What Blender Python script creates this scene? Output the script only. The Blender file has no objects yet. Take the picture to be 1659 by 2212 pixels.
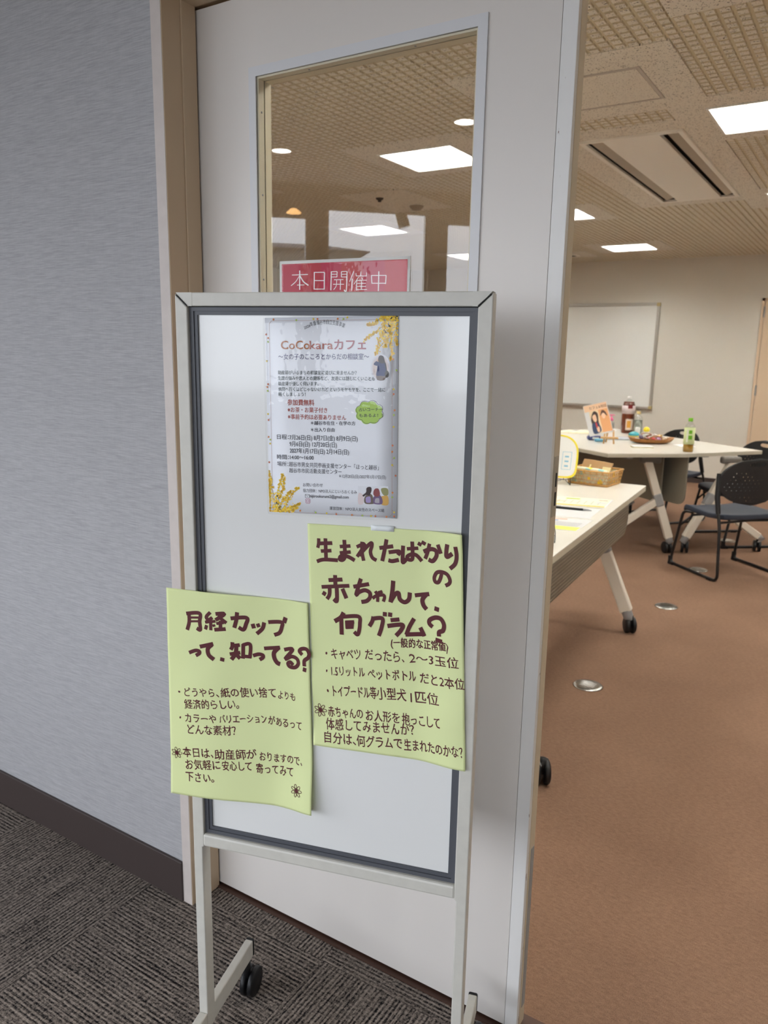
import bpy, bmesh, math, random
from mathutils import Vector, Matrix, noise
PI = math.pi
random.seed(7)
S = bpy.context.scene
COL = S.collection
CAM_H = 1.38
CEIL = 2.459
DOOR_Y = 1.307      # front face of the sliding door
WALL_Y = 1.214      # corridor face of the wall
FAR_Y = 9.271
TABLE = .735

# ------------------------------------------------------------------ camera, world, exposure
def rot(yaw, pitch, roll):
    y, p, r = map(math.radians, (yaw, pitch, roll))
    f = Vector((math.sin(y)*math.cos(p), math.cos(y)*math.cos(p), -math.sin(p)))
    rt = Vector((math.cos(y), -math.sin(y), 0)); up = rt.cross(f)
    r2 = math.cos(r)*rt + math.sin(r)*up; u2 = -math.sin(r)*rt + math.cos(r)*up
    return Matrix((r2, u2, -f)).transposed()
cam = bpy.data.cameras.new('camera')
cam.sensor_fit = 'VERTICAL'; cam.sensor_height = 36; cam.lens = 27.247
cam.clip_start = .02
cam.dof.use_dof = True; cam.dof.focus_distance = 1.22; cam.dof.aperture_fstop = 9.0
cam_o = bpy.data.objects.new('camera', cam); COL.objects.link(cam_o)
cam_o.matrix_world = Matrix.Translation((0, 0, CAM_H)) @ rot(-32.1655, 11.5704, 1.0576).to_4x4()
S.camera = cam_o
S.view_settings.view_transform = 'Standard'; S.view_settings.look = 'None'
S.view_settings.exposure = 0.0; S.view_settings.gamma = 1.0
S.view_settings.use_curve_mapping = False
SKY = 7.0; PANEL = 46.0
wd = bpy.data.worlds.new('sky'); S.world = wd; wd.use_nodes = True
bg = wd.node_tree.nodes['Background']
bg.inputs[0].default_value = (.86, .915, 1.0, 1); bg.inputs[1].default_value = SKY

# ------------------------------------------------------------------ materials
MATS = {}
def lin(c):
    return tuple(((v/255)/12.92 if v/255 <= .04045 else ((v/255+.055)/1.055)**2.4) for v in c)
def mat(name, rgb=None, rough=.5, metal=0., coat=0., spec=.5, emit=0., bump=None, srgb=True, trans=0., ior=1.45, noise_col=None):
    """plain Principled material; bump=(scale,strength,dist); noise_col=(scale,amount)"""
    if name in MATS: return MATS[name]
    m = bpy.data.materials.new(name); m.use_nodes = True; MATS[name] = m
    nt = m.node_tree; b = nt.nodes['Principled BSDF']
    c = lin(rgb) if srgb else rgb
    b.inputs['Base Color'].default_value = (*c, 1)
    b.inputs['Roughness'].default_value = rough; b.inputs['Metallic'].default_value = metal
    b.inputs['Coat Weight'].default_value = coat; b.inputs['Coat Roughness'].default_value = .06
    b.inputs['Specular IOR Level'].default_value = spec
    b.inputs['Transmission Weight'].default_value = trans; b.inputs['IOR'].default_value = ior
    if emit: b.inputs['Emission Color'].default_value = (*c, 1); b.inputs['Emission Strength'].default_value = emit
    if bump or noise_col:
        tc = nt.nodes.new('ShaderNodeTexCoord')
    if noise_col:
        n = nt.nodes.new('ShaderNodeTexNoise'); n.inputs['Scale'].default_value = noise_col[0]; n.inputs['Detail'].default_value = 4
        nt.links.new(tc.outputs['Object'], n.inputs['Vector'])
        r = nt.nodes.new('ShaderNodeMapRange'); r.inputs['From Min'].default_value = .3; r.inputs['From Max'].default_value = .7
        r.inputs['To Min'].default_value = 1-noise_col[1]; r.inputs['To Max'].default_value = 1+noise_col[1]
        nt.links.new(n.outputs['Fac'], r.inputs['Value'])
        mx = nt.nodes.new('ShaderNodeVectorMath'); mx.operation = 'SCALE'; mx.inputs[0].default_value = c
        nt.links.new(r.outputs[0], mx.inputs['Scale']); nt.links.new(mx.outputs[0], b.inputs['Base Color'])
    if bump:
        n = nt.nodes.new('ShaderNodeTexNoise'); n.inputs['Scale'].default_value = bump[0]; n.inputs['Detail'].default_value = 3
        nt.links.new(tc.outputs['Object'], n.inputs['Vector'])
        bp = nt.nodes.new('ShaderNodeBump'); bp.inputs['Strength'].default_value = bump[1]; bp.inputs['Distance'].default_value = bump[2]
        nt.links.new(n.outputs['Fac'], bp.inputs['Height']); nt.links.new(bp.outputs[0], b.inputs['Normal'])
        if coat: nt.links.new(bp.outputs[0], b.inputs['Coat Normal'])
    return m
class NG:
    """tiny helper for node graphs"""
    def __init__(s, name):
        s.m = bpy.data.materials.new(name); s.m.use_nodes = True; MATS[name] = s.m
        s.nt = s.m.node_tree; s.b = s.nt.nodes['Principled BSDF']; s.out = s.nt.nodes['Material Output']
    def n(s, t, **kw):
        x = s.nt.nodes.new('ShaderNode'+t)
        for k, v in kw.items(): setattr(x, k, v)
        return x
    def l(s, a, b): s.nt.links.new(a, b)
    def math(s, op, a, b=0., c=0.):
        x = s.n('Math', operation=op)
        for i, v in enumerate((a, b, c)):
            if isinstance(v, (int, float)): x.inputs[i].default_value = v
            else: s.l(v, x.inputs[i])
        return x.outputs[0]
    def mix(s, f, a, b):
        x = s.n('Mix', data_type='RGBA')
        for i, v in ((0, f), (6, a), (7, b)):
            if isinstance(v, tuple): x.inputs[i].default_value = (*v, 1)
            elif isinstance(v, (int, float)): x.inputs[i].default_value = v
            else: s.l(v, x.inputs[i])
        return x.outputs[2]
    def ramp(s, v, a, b, c=0., d=1.):
        x = s.n('MapRange'); s.l(v, x.inputs[0])
        for i, q in zip((1, 2, 3, 4), (a, b, c, d)): x.inputs[i].default_value = q
        return x.outputs[0]
    def noise(s, vec, scale, detail=2, rough=.5):
        x = s.n('TexNoise'); x.inputs['Scale'].default_value = scale; x.inputs['Detail'].default_value = detail; x.inputs['Roughness'].default_value = rough
        s.l(vec, x.inputs['Vector']); return x.outputs['Fac']
    def mapping(s, vec, scale, loc=(0, 0, 0), rot=(0, 0, 0)):
        x = s.n('Mapping'); x.inputs['Scale'].default_value = scale; x.inputs['Location'].default_value = loc; x.inputs['Rotation'].default_value = rot
        s.l(vec, x.inputs['Vector']); return x.outputs[0]
    def bump(s, h, strength, dist):
        x = s.n('Bump'); x.inputs['Strength'].default_value = strength; x.inputs['Distance'].default_value = dist
        s.l(h, x.inputs['Height']); s.l(x.outputs[0], s.b.inputs['Normal']); return x.outputs[0]

def glass_mat(name, rgb=(1, 1, 1), boost=2.0, wav=None, rough=0., tint_rough=None):
    """thin clear sheet: passes light straight on, mirrors by Fresnel on the side that faces out"""
    g = NG(name); g.nt.nodes.remove(g.b)
    tr = g.n('BsdfTransparent'); tr.inputs[0].default_value = (*rgb, 1)
    gl = g.n('BsdfGlossy'); gl.inputs['Roughness'].default_value = rough
    fr = g.n('Fresnel'); fr.inputs['IOR'].default_value = 1.5
    ge = g.n('NewGeometry')
    f = g.math('MULTIPLY', fr.outputs[0], boost)
    f = g.math('MULTIPLY', f, g.math('SUBTRACT', 1., ge.outputs['Backfacing']))
    f = g.math('MINIMUM', f, 1.)
    if wav:
        tc = g.n('TexCoord'); nz = g.noise(tc.outputs['Object'], wav[0], 2)
        b = g.n('Bump'); b.inputs['Strength'].default_value = wav[1]; b.inputs['Distance'].default_value = wav[2]
        g.l(nz, b.inputs['Height']); g.l(b.outputs[0], gl.inputs['Normal'])
    mx = g.n('MixShader'); g.l(f, mx.inputs[0]); g.l(tr.outputs[0], mx.inputs[1]); g.l(gl.outputs[0], mx.inputs[2])
    g.l(mx.outputs[0], g.out.inputs[0])
    return g.m

M_GLASS = glass_mat('window_glass', (.97, .975, .97), 1.7)
M_FILM = glass_mat('laminate_film', (1, 1, 1), .65, wav=(38, .22, .002), rough=.015)
M_PET = glass_mat('clear_plastic', (.93, .95, .94), 2.0, rough=.02)

def ink_mat():
    g = NG('printed_ink'); a = g.n('Attribute', attribute_name='Col')
    g.l(a.outputs['Color'], g.b.inputs['Base Color']); g.b.inputs['Roughness'].default_value = .6
    return g.m
M_INK = ink_mat()

def wallpaper():
    g = NG('grey_woven_wallpaper'); tc = g.n('TexCoord'); v = tc.outputs['Object']
    h = g.noise(g.mapping(v, (26, 26, 620)), 1, 3, .6); h2 = g.noise(g.mapping(v, (620, 620, 40)), 1, 2, .6)
    f = g.math('ADD', g.math('MULTIPLY', h, .85), g.math('MULTIPLY', h2, .15))
    c = g.mix(g.ramp(f, .36, .64), lin((153, 152, 154)), lin((175, 174, 176)))
    g.l(c, g.b.inputs['Base Color']); g.b.inputs['Roughness'].default_value = .75
    g.bump(f, .2, .0008); return g.m
M_PAPERWALL = wallpaper()

def corridor_carpet():
    g = NG('corridor_tile_carpet'); tc = g.n('TexCoord'); v = tc.outputs['Object']
    sp = g.n('SeparateXYZ'); g.l(v, sp.inputs[0])
    T = .526
    ix = g.math('FLOOR', g.math('DIVIDE', g.math('ADD', sp.outputs[0], 1.457), T))
    iy = g.math('FLOOR', g.math('DIVIDE', g.math('ADD', sp.outputs[1], -.72), T))
    par = g.math('ABSOLUTE', g.math('MODULO', g.math('ADD', ix, iy), 2.))
    def lay(rot):
        u = g.mapping(v, (1, 1, 1), rot=(0, 0, rot))
        rib = g.n('TexWave', wave_type='BANDS', bands_direction='Y'); rib.inputs['Scale'].default_value = 31; rib.inputs['Distortion'].default_value = .5
        rib.inputs['Detail'].default_value = 1; rib.inputs['Detail Scale'].default_value = 12
        g.l(u, rib.inputs['Vector'])
        dash = g.noise(g.mapping(u, (120, 210, 60)), 1, 2, .7)
        slub = g.noise(g.mapping(u, (7, 240, 60)), 1, 2, .6)
        a = g.math('ADD', g.math('MULTIPLY', rib.outputs['Fac'], .20), g.math('MULTIPLY', dash, .80))
        weft = g.noise(g.mapping(u, (260, 30, 60)), 1, 2, .6)
        return g.math('ADD', g.math('ADD', a, g.math('MULTIPLY', slub, .55)), g.math('MULTIPLY', weft, .35))
    a, b = lay(0), lay(PI/2)
    mx = g.n('Mix'); g.l(par, mx.inputs[0]); g.l(a, mx.inputs[2]); g.l(b, mx.inputs[3]); h = mx.outputs[0]
    fib = g.noise(v, 620, 2, .8)
    h = g.math('ADD', h, g.math('MULTIPLY', fib, .5))
    c = g.mix(g.ramp(h, 1.04, 1.42), lin((26, 24, 27)), lin((172, 159, 148)))
    g.l(c, g.b.inputs['Base Color']); g.b.inputs['Roughness'].default_value = .95; g.b.inputs['Specular IOR Level'].default_value = .1
    g.bump(h, .8, .004); return g.m
M_CARPET = corridor_carpet()

def room_carpet():
    g = NG('room_brown_carpet'); tc = g.n('TexCoord'); v = tc.outputs['Object']
    a = g.noise(v, 420, 2, .8); b = g.noise(g.mapping(v, (60, 150, 60), rot=(0, 0, .5)), 1, 3, .7); c2 = g.noise(v, 2.2, 3)
    f = g.math('ADD', g.math('ADD', g.math('MULTIPLY', a, .62), g.math('MULTIPLY', b, .38)), g.math('MULTIPLY', c2, .2))
    c = g.mix(g.ramp(f, .35, .85), lin((88, 66, 54)), lin((150, 119, 98)))
    g.l(c, g.b.inputs['Base Color']); g.b.inputs['Roughness'].default_value = .95; g.b.inputs['Specular IOR Level'].default_value = .1
    g.bump(f, .5, .003); return g.m
M_RCARPET = room_carpet()

def acoustic(name, speck, rgb=(236, 232, 221)):
    g = NG(name); tc = g.n('TexCoord'); v = tc.outputs['Object']
    base = lin(rgb)
    if speck:
        # short dark fissures scattered at random angles
        w = g.noise(v, 14, 2)
        vv = g.n('VectorMath', operation='ADD'); g.l(v, vv.inputs[0])
        sc = g.n('VectorMath', operation='SCALE'); sc.inputs[0].default_value = (.03, .03, 0); g.l(w, sc.inputs['Scale']); g.l(sc.outputs[0], vv.inputs[1])
        n1 = g.noise(g.mapping(vv.outputs[0], (100, 240, 1), rot=(0, 0, .9)), 1, 1.5, .5)
        n2 = g.noise(g.mapping(vv.outputs[0], (260, 110, 1), rot=(0, 0, .5)), 1, 1.5, .5)
        f = g.math('MAXIMUM', g.ramp(n1, .655, .685), g.ramp(n2, .665, .695))
        c = g.mix(f, base, lin((78, 66, 50)))
        g.l(c, g.b.inputs['Base Color'])
        g.bump(g.math('SUBTRACT', 1., f), .5, .002)
    else:
        g.b.inputs['Base Color'].default_value = (*base, 1)
    g.b.inputs['Roughness'].default_value = .9; g.b.inputs['Specular IOR Level'].default_value = .15
    return g.m
M_SPECK = acoustic('rock_wool_speckled', True); M_GROOVE = acoustic('rock_wool_groove', False, (214, 204, 179))

def chipped_paint():
    g = NG('chipped_white_paint'); tc = g.n('TexCoord'); v = tc.outputs['Object']
    sp = g.n('SeparateXYZ'); g.l(v, sp.inputs[0])
    edge = g.ramp(sp.outputs[0], -.4815, -.473, 0., 1.)          # wear along the leading edge
    low = g.ramp(sp.outputs[2], 1.5, .05, .0, 1.)
    n1 = g.noise(g.mapping(v, (90, 90, 26)), 1, 4, .7)
    k = g.math('ADD', n1, g.math('MULTIPLY', g.math('MULTIPLY', edge, edge), g.math('ADD', g.math('MULTIPLY', low, .16), .06)))
    f = g.ramp(k, .74, .77)
    c = g.mix(f, lin((226, 224, 221)), lin((112, 78, 56)))
    g.l(c, g.b.inputs['Base Color']); g.b.inputs['Roughness'].default_value = .4
    return g.m
M_STRIP = chipped_paint()

def paper_mat(name, rgb, sss=True):
    """thin paper: mostly diffuse, a little light comes through"""
    g = NG(name); c = lin(rgb)
    g.b.inputs['Base Color'].default_value = (*c, 1); g.b.inputs['Roughness'].default_value = .7; g.b.inputs['Specular IOR Level'].default_value = .25
    tl = g.n('BsdfTranslucent'); tl.inputs[0].default_value = (*c, 1)
    tc = g.n('TexCoord'); nz = g.noise(tc.outputs['Object'], 9, 3)
    b = g.bump(nz, .25, .006)
    mx = g.n('MixShader'); mx.inputs[0].default_value = .2
    g.l(g.b.outputs[0], mx.inputs[1]); g.l(tl.outputs[0], mx.inputs[2]); g.l(mx.outputs[0], g.out.inputs[0])
    return g.m
M_YELLOW = paper_mat('pale_yellow_green_paper', (240, 248, 188))
M_WHITEPAPER = paper_mat('white_paper', (240, 240, 240))

M_DOOR = mat('cream_door_paint', (220, 214, 208), .35, bump=(500, .03, .001))
M_DOOREDGE = mat('door_edge_beige', (205, 190, 165), .5)
M_FRAMEW = mat('window_trim_grey_white', (214, 214, 216), .4)
M_REVEAL = mat('cream_glazing_bead', (214, 204, 178), .45)
M_JAMB = mat('beige_jamb_paint', (205, 182, 152), .4)
M_CASING = mat('casing_pinkish_grey', (200, 190, 184), .5, noise_col=(30, .04))
M_BLACK = mat('black_gap', (16, 15, 15), .8)
M_BASE = mat('brown_vinyl_skirting', (66, 56, 54), .45)
M_ALU = mat('painted_aluminium_ivory', (206, 203, 194), .38, noise_col=(60, .03))
M_GREYPVC = mat('grey_pvc_channel', (84, 86, 92), .45)
M_MARK = mat('marker_board_white', (230, 230, 228), .16, coat=.4, bump=(30, .05, .002))
M_BLK = mat('black_plastic', (20, 20, 22), .45)
M_BLKSTEEL = mat('black_steel', (22, 22, 23), .35)
M_RWALL = mat('cream_wall_vinyl', (230, 226, 216), .8, bump=(180, .1, .001))
M_RDOOR = mat('beige_door_laminate', (224, 200, 172), .5)
M_TOP = mat('white_laminate', (238, 235, 224), .22, coat=.2)
M_EDGE = mat('table_edge_band', (196, 190, 172), .5)
M_LEG = mat('warm_white_leg_paint', (226, 218, 204), .4)
M_LEGGREY = mat('grey_leg_joint', (150, 150, 150), .5)
M_PANEL = mat('grey_perforated_steel', (128, 122, 108), .45)
M_SEAT = mat('navy_vinyl', (44, 52, 66), .5, bump=(300, .1, .001))
M_STEEL = mat('brushed_steel', (190, 190, 186), .25, metal=1.)
M_ACW = mat('ac_panel_ivory', (246, 243, 234), .3)
M_ACDARK = mat('ac_slot_dark', (54, 49, 42), .7)
M_ACLOUV = mat('ac_louver_brown', (164, 152, 134), .5)
M_TRIMGREY = mat('hatch_grey_trim', (186, 178, 168), .45)
M_CEILC = mat('corridor_ceiling_white', (214, 208, 198), .9)
M_CWALL = mat('corridor_far_wall', (196, 192, 186), .8)
M_WOOD = mat('light_pine', (196, 158, 106), .5, noise_col=(40, .12))
M_TRAY = mat('brown_bamboo', (150, 102, 54), .45, noise_col=(50, .2))
M_WICKER = mat('wicker_tan', (190, 146, 86), .55, noise_col=(80, .2))
M_KRAFT = mat('kraft_paper', (182, 146, 104), .8)
M_TEA = mat('brown_tea_liquid', (120, 44, 12), .08, trans=.35, ior=1.33)
M_GTEA = mat('green_tea_liquid', (168, 122, 24), .08, trans=.3, ior=1.33)
M_WHITEPL = mat('white_plastic', (236, 236, 232), .4)
M_LABELR = mat('plum_label', (212, 196, 196), .4)
M_MAROON = mat('label_maroon', (120, 30, 34), .4)
M_GOLD = mat('label_gold', (208, 150, 60), .4)
M_LABELG = mat('pale_green_label', (222, 232, 176), .4)
M_GREENCAP = mat('green_cap', (120, 190, 40), .4)
M_PINK = mat('pink_pump', (238, 116, 160), .4)
M_YCAP = mat('pale_yellow_cap', (220, 196, 130), .4)
M_SILVER = mat('satin_aluminium', (205, 203, 198), .3, metal=.8)

def emit_mat(name, rgb, strength):
    m = bpy.data.materials.new(name); m.use_nodes = True; nt = m.node_tree
    nt.nodes.remove(nt.nodes['Principled BSDF']); e = nt.nodes.new('ShaderNodeEmission')
    e.inputs[0].default_value = (*rgb, 1); e.inputs[1].default_value = strength
    nt.links.new(e.outputs[0], nt.nodes['Material Output'].inputs[0]); return m
M_LIGHT = emit_mat('fluorescent_panel', (1, .98, .915), PANEL)
M_DOWN = emit_mat('white_downlight', (1, .98, .95), 30.)
M_ORANGE = emit_mat('amber_lamp', (1, .55, .2), 14.)

# ------------------------------------------------------------------ mesh helpers
class MB:
    def __init__(s): s.v = []; s.f = []; s.m = []; s.c = []; s.sm = []
    def add(s, vs, fs, mi=0, col=None, smooth=False):
        o = len(s.v); s.v += [tuple(p) for p in vs]
        for f in fs: s.f.append([i+o for i in f]); s.m.append(mi); s.c.append(col); s.sm.append(smooth)
        return s
    def box(s, a, b, mi=0, M=None, bev=0.):
        x0, y0, z0 = a; x1, y1, z1 = b
        if bev:
            bm = bmesh.new(); bmesh.ops.create_cube(bm, size=1)
            for w in bm.verts: w.co = Vector(((x0+x1)/2+w.co.x*(x1-x0), (y0+y1)/2+w.co.y*(y1-y0), (z0+z1)/2+w.co.z*(z1-z0)))
            bmesh.ops.bevel(bm, geom=bm.edges[:], offset=bev, segments=2, profile=.5, affect='EDGES')
            bm.verts.index_update()
            vs = [w.co.copy() for w in bm.verts]; fs = [[w.index for w in f.verts] for f in bm.faces]; bm.free()
        else:
            vs = [Vector((x, y, z)) for x in (x0, x1) for y in (y0, y1) for z in (z0, z1)]
            fs = [(0, 1, 3, 2), (4, 6, 7, 5), (0, 4, 5, 1), (2, 3, 7, 6), (0, 2, 6, 4), (1, 5, 7, 3)]
        if M is not None: vs = [M @ w for w in vs]
        return s.add(vs, fs, mi)
    def bar(s, a, b, w, h, mi=0, up=(0, 0, 1), bev=0.):
        """box beam from a to b, w across, h along 'up'"""
        a, b = Vector(a), Vector(b); d = (b-a); L = d.length; d.normalize(); u = Vector(up); r = d.cross(u).normalized(); u = r.cross(d)
        M = Matrix((( r.x, d.x, u.x, a.x), (r.y, d.y, u.y, a.y), (r.z, d.z, u.z, a.z), (0, 0, 0, 1)))
        return s.box((-w/2, 0, -h/2), (w/2, L, h/2), mi, M, bev)
    def tube(s, pts, r, n=10, mi=0, closed=False, cap=True):
        pts = [Vector(p) for p in pts]; N = len(pts); rings = []
        t0 = None; nrm = None
        for i, p in enumerate(pts):
            if closed: t = (pts[(i+1) % N]-pts[i-1]).normalized()
            else: t = (pts[min(i+1, N-1)]-pts[max(i-1, 0)]).normalized()
            if nrm is None:
                nrm = t.orthogonal().normalized()
            else:
                nrm = (nrm - t*nrm.dot(t)); nrm = nrm.normalized() if nrm.length > 1e-6 else t.orthogonal().normalized()
            bn = t.cross(nrm); rr = r[i] if isinstance(r, (list, tuple)) else r
            rings.append([p + (math.cos(2*PI*k/n)*nrm + math.sin(2*PI*k/n)*bn)*rr for k in range(n)])
        vs = [q for R in rings for q in R]; fs = []
        for i in range(N if closed else N-1):
            j = (i+1) % N
            for k in range(n): fs.append((i*n+k, i*n+(k+1) % n, j*n+(k+1) % n, j*n+k))
        s.add(vs, fs, mi, None, True)
        if cap and not closed:
            s.add(rings[0], [tuple(reversed(range(n)))], mi); s.add(rings[-1], [tuple(range(n))], mi)
        return s
    def lathe(s, prof, n=24, c=(0, 0, 0), mi=0, M=None, cap=True):
        vs = []; fs = []
        for r, z in prof:
            for k in range(n): vs.append(Vector((c[0]+r*math.cos(2*PI*k/n), c[1]+r*math.sin(2*PI*k/n), c[2]+z)))
        for i in range(len(prof)-1):
            for k in range(n): fs.append((i*n+k, i*n+(k+1) % n, (i+1)*n+(k+1) % n, (i+1)*n+k))
        if cap and prof[0][0] > 1e-5: fs.append(tuple(reversed(range(n))))
        if cap and prof[-1][0] > 1e-5: fs.append(tuple(range((len(prof)-1)*n, len(prof)*n)))
        if M is not None: vs = [M @ v for v in vs]
        return s.add(vs, fs, mi, None, True)
    def disc(s, c, r, axis='z', n=24, mi=0, col=None):
        ax = {'z': ((1, 0, 0), (0, 1, 0)), 'y': ((1, 0, 0), (0, 0, 1)), 'x': ((0, 1, 0), (0, 0, 1))}[axis]
        vs = [Vector(c)+Vector(ax[0])*r*math.cos(2*PI*k/n)+Vector(ax[1])*r*math.sin(2*PI*k/n) for k in range(n)]
        return s.add(vs, [tuple(range(n))], mi, col)
    def prism(s, poly, z0, z1, mi=0, M=None, side=None):
        n = len(poly); vs = [Vector((x, y, z0)) for x, y in poly]+[Vector((x, y, z1)) for x, y in poly]
        if M is not None: vs = [M @ v for v in vs]
        s.add(vs, [tuple(reversed(range(n))), tuple(range(n, 2*n))], mi)
        return s.add(vs, [(i, (i+1) % n, n+(i+1) % n, n+i) for i in range(n)], mi if side is None else side)
    def build(s, name, mats, parent=None, loc=(0, 0, 0), rz=0., label=None, cat=None, group=None, kind=None, smooth=None):
        me = bpy.data.meshes.new(name); me.from_pydata([tuple(v) for v in s.v], [], s.f)
        if not isinstance(mats, (list, tuple)): mats = [mats]
        for m in mats: me.materials.append(m)
        me.polygons.foreach_set('material_index', s.m)
        me.polygons.foreach_set('use_smooth', s.sm if smooth is None else [smooth]*len(s.f))
        if any(c is not None for c in s.c):
            at = me.attributes.new('Col', 'FLOAT_COLOR', 'CORNER'); buf = []
            for f, c in zip(s.f, s.c): buf += list((*(c or (1, 1, 1)), 1))*len(f)
            at.data.foreach_set('color', buf)
        me.update()
        o = bpy.data.objects.new(name, me); COL.objects.link(o); o.parent = parent
        o.location = loc; o.rotation_euler = (0, 0, rz)
        return tag(o, label, cat, group, kind)
def tag(o, label=None, cat=None, group=None, kind=None):
    for k, v in (('label', label), ('category', cat), ('group', group), ('kind', kind)):
        if v: o[k] = v
    return o
def thing(name, label, cat, loc=(0, 0, 0), rz=0., group=None, kind=None):
    o = bpy.data.objects.new(name, None); o.empty_display_size = .05; COL.objects.link(o)
    o.location = loc; o.rotation_euler = (0, 0, rz); return tag(o, label, cat, group, kind)
def copy_tree(o, parent=None, label=None):
    c = o.copy(); COL.objects.link(c); c.parent = parent
    if label: c['label'] = label
    for ch in [x for x in bpy.data.objects if x.parent == o]: copy_tree(ch, c)
    return c
def bevel(o, w, seg=2):
    m = o.modifiers.new('bevel', 'BEVEL'); m.width = w; m.segments = seg; m.limit_method = 'ANGLE'; m.angle_limit = .6
    return o
def spline(pts, n=8, closed=False):
    P = [Vector(p) for p in pts]; out = []; N = len(P)
    for i in range(N if closed else N-1):
        g = (lambda k: P[k % N]) if closed else (lambda k: P[max(0, min(N-1, k))])
        a, b, c, d = g(i-1), g(i), g(i+1), g(i+2)
        for k in range(n):
            t = k/n; out.append(.5*((2*b)+(c-a)*t+(2*a-5*b+4*c-d)*t*t+(3*b-3*c+d-a)*t**3))
    if not closed: out.append(P[-1])
    return out
def fillet(pts, r, n=6):
    """round the inner corners of a 3-D polyline"""
    P = [Vector(p) for p in pts]; out = [P[0]]
    for a, b, c in zip(P, P[1:], P[2:]):
        d1 = (a-b).normalized(); d2 = (c-b).normalized(); q = min(r, (a-b).length*.45, (c-b).length*.45)
        s, e = b+d1*q, b+d2*q
        for k in range(n+1):
            t = k/n; out.append((1-t)**2*s+2*t*(1-t)*b+t*t*e)
    out.append(P[-1]); return out

# ---- lettering: glyph outlines of Blender's own built-in font turned into meshes
_TXT = {}
def glyphs(body):
    k = body
    if k not in _TXT:
        c = bpy.data.curves.new('lettering', 'FONT'); c.body = body; c.resolution_u = 3
        o = bpy.data.objects.new('lettering', c); COL.objects.link(o); bpy.context.view_layer.update()
        me = bpy.data.meshes.new_from_object(o.evaluated_get(bpy.context.evaluated_depsgraph_get()))
        vs = [(v.co.x, v.co.y) for v in me.vertices]; fs = [tuple(p.vertices) for p in me.polygons]
        bpy.data.objects.remove(o); bpy.data.curves.remove(c); bpy.data.meshes.remove(me)
        _TXT[k] = (vs, fs)
    return _TXT[k]
def text_on(mb, surf, body, x0, y0, x1, y1, h, col, fat=0., eps=.0004, wob=0., seed=0.):
    """write body on a sheet: baseline from (x0,y0) to (x1,y1) in sheet mm (y down), glyph height h mm;
    fat thickens the strokes by that many glyph heights (overlaid shifted copies)"""
    if fat:
        for k in range(6):
            a = PI/3*k; dx_, dy_ = fat*h*math.cos(a), fat*h*math.sin(a)
            text_on(mb, surf, body, x0+dx_, y0+dy_, x1+dx_, y1+dy_, h, col, 0., eps+.000004*k, wob, seed)
        return
    vs, fs = glyphs(body)
    if not vs: return
    xs = [v[0] for v in vs]; a, b = min(xs), max(xs)
    L = math.hypot(x1-x0, y1-y0); dx, dy = (x1-x0)/L, (y1-y0)/L
    sx = L/(b-a); sy = h/.86
    P = []
    for x, y in vs:
        u = (x-a)*sx; v = (y+.05)*sy
        if wob:
            w = noise.noise_vector(Vector((u*.16+seed, v*.16, seed))); u += wob*w.x; v += wob*w.y
        P.append(surf(x0+dx*u+dy*v, y0+dy*u-dx*v, eps))
    mb.add(P, fs, 0, col)
def stroke_on(mb, surf, w, pts, col, eps=.0004, smooth=True, ends=.25):
    """a marker stroke of width w along pts (sheet mm)"""
    if len(pts) > 2: p = spline([(x, y, 0) for x, y in pts], 7)
    else:
        a, c = Vector((*pts[0], 0)), Vector((*pts[1], 0)); n = max(1, int((c-a).length/4)); p = [a.lerp(c, i/n) for i in range(n+1)]
    q = []
    for i, c in enumerate(p):
        t = (p[min(i+1, len(p)-1)]-p[max(i-1, 0)]); t = t.normalized() if t.length else Vector((1, 0, 0))
        n = Vector((-t.y, t.x, 0))*w/2
        q.append(surf(c.x+n.x, c.y+n.y, eps)); q.append(surf(c.x-n.x, c.y-n.y, eps))
    mb.add(q, [(2*i, 2*i+1, 2*i+3, 2*i+2) for i in range(len(p)-1)], 0, col)
def blob_on(mb, surf, x, y, rx, ry, col, eps=.0003, n=14, rot=0.):
    mb.add([surf(x+rx*math.cos(2*PI*k/n)*math.cos(rot)-ry*math.sin(2*PI*k/n)*math.sin(rot), y+rx*math.cos(2*PI*k/n)*math.sin(rot)+ry*math.sin(2*PI*k/n)*math.cos(rot), eps) for k in range(n)], [tuple(range(n))], 0, col)
def poly_on(mb, surf, pts, col, eps=.0003, smooth=True):
    p = spline([(x, y, 0) for x, y in pts], 4, True) if smooth else [Vector((x, y, 0)) for x, y in pts]
    mb.add([surf(c.x, c.y, eps) for c in p], [tuple(range(len(p)))], 0, col)

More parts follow.
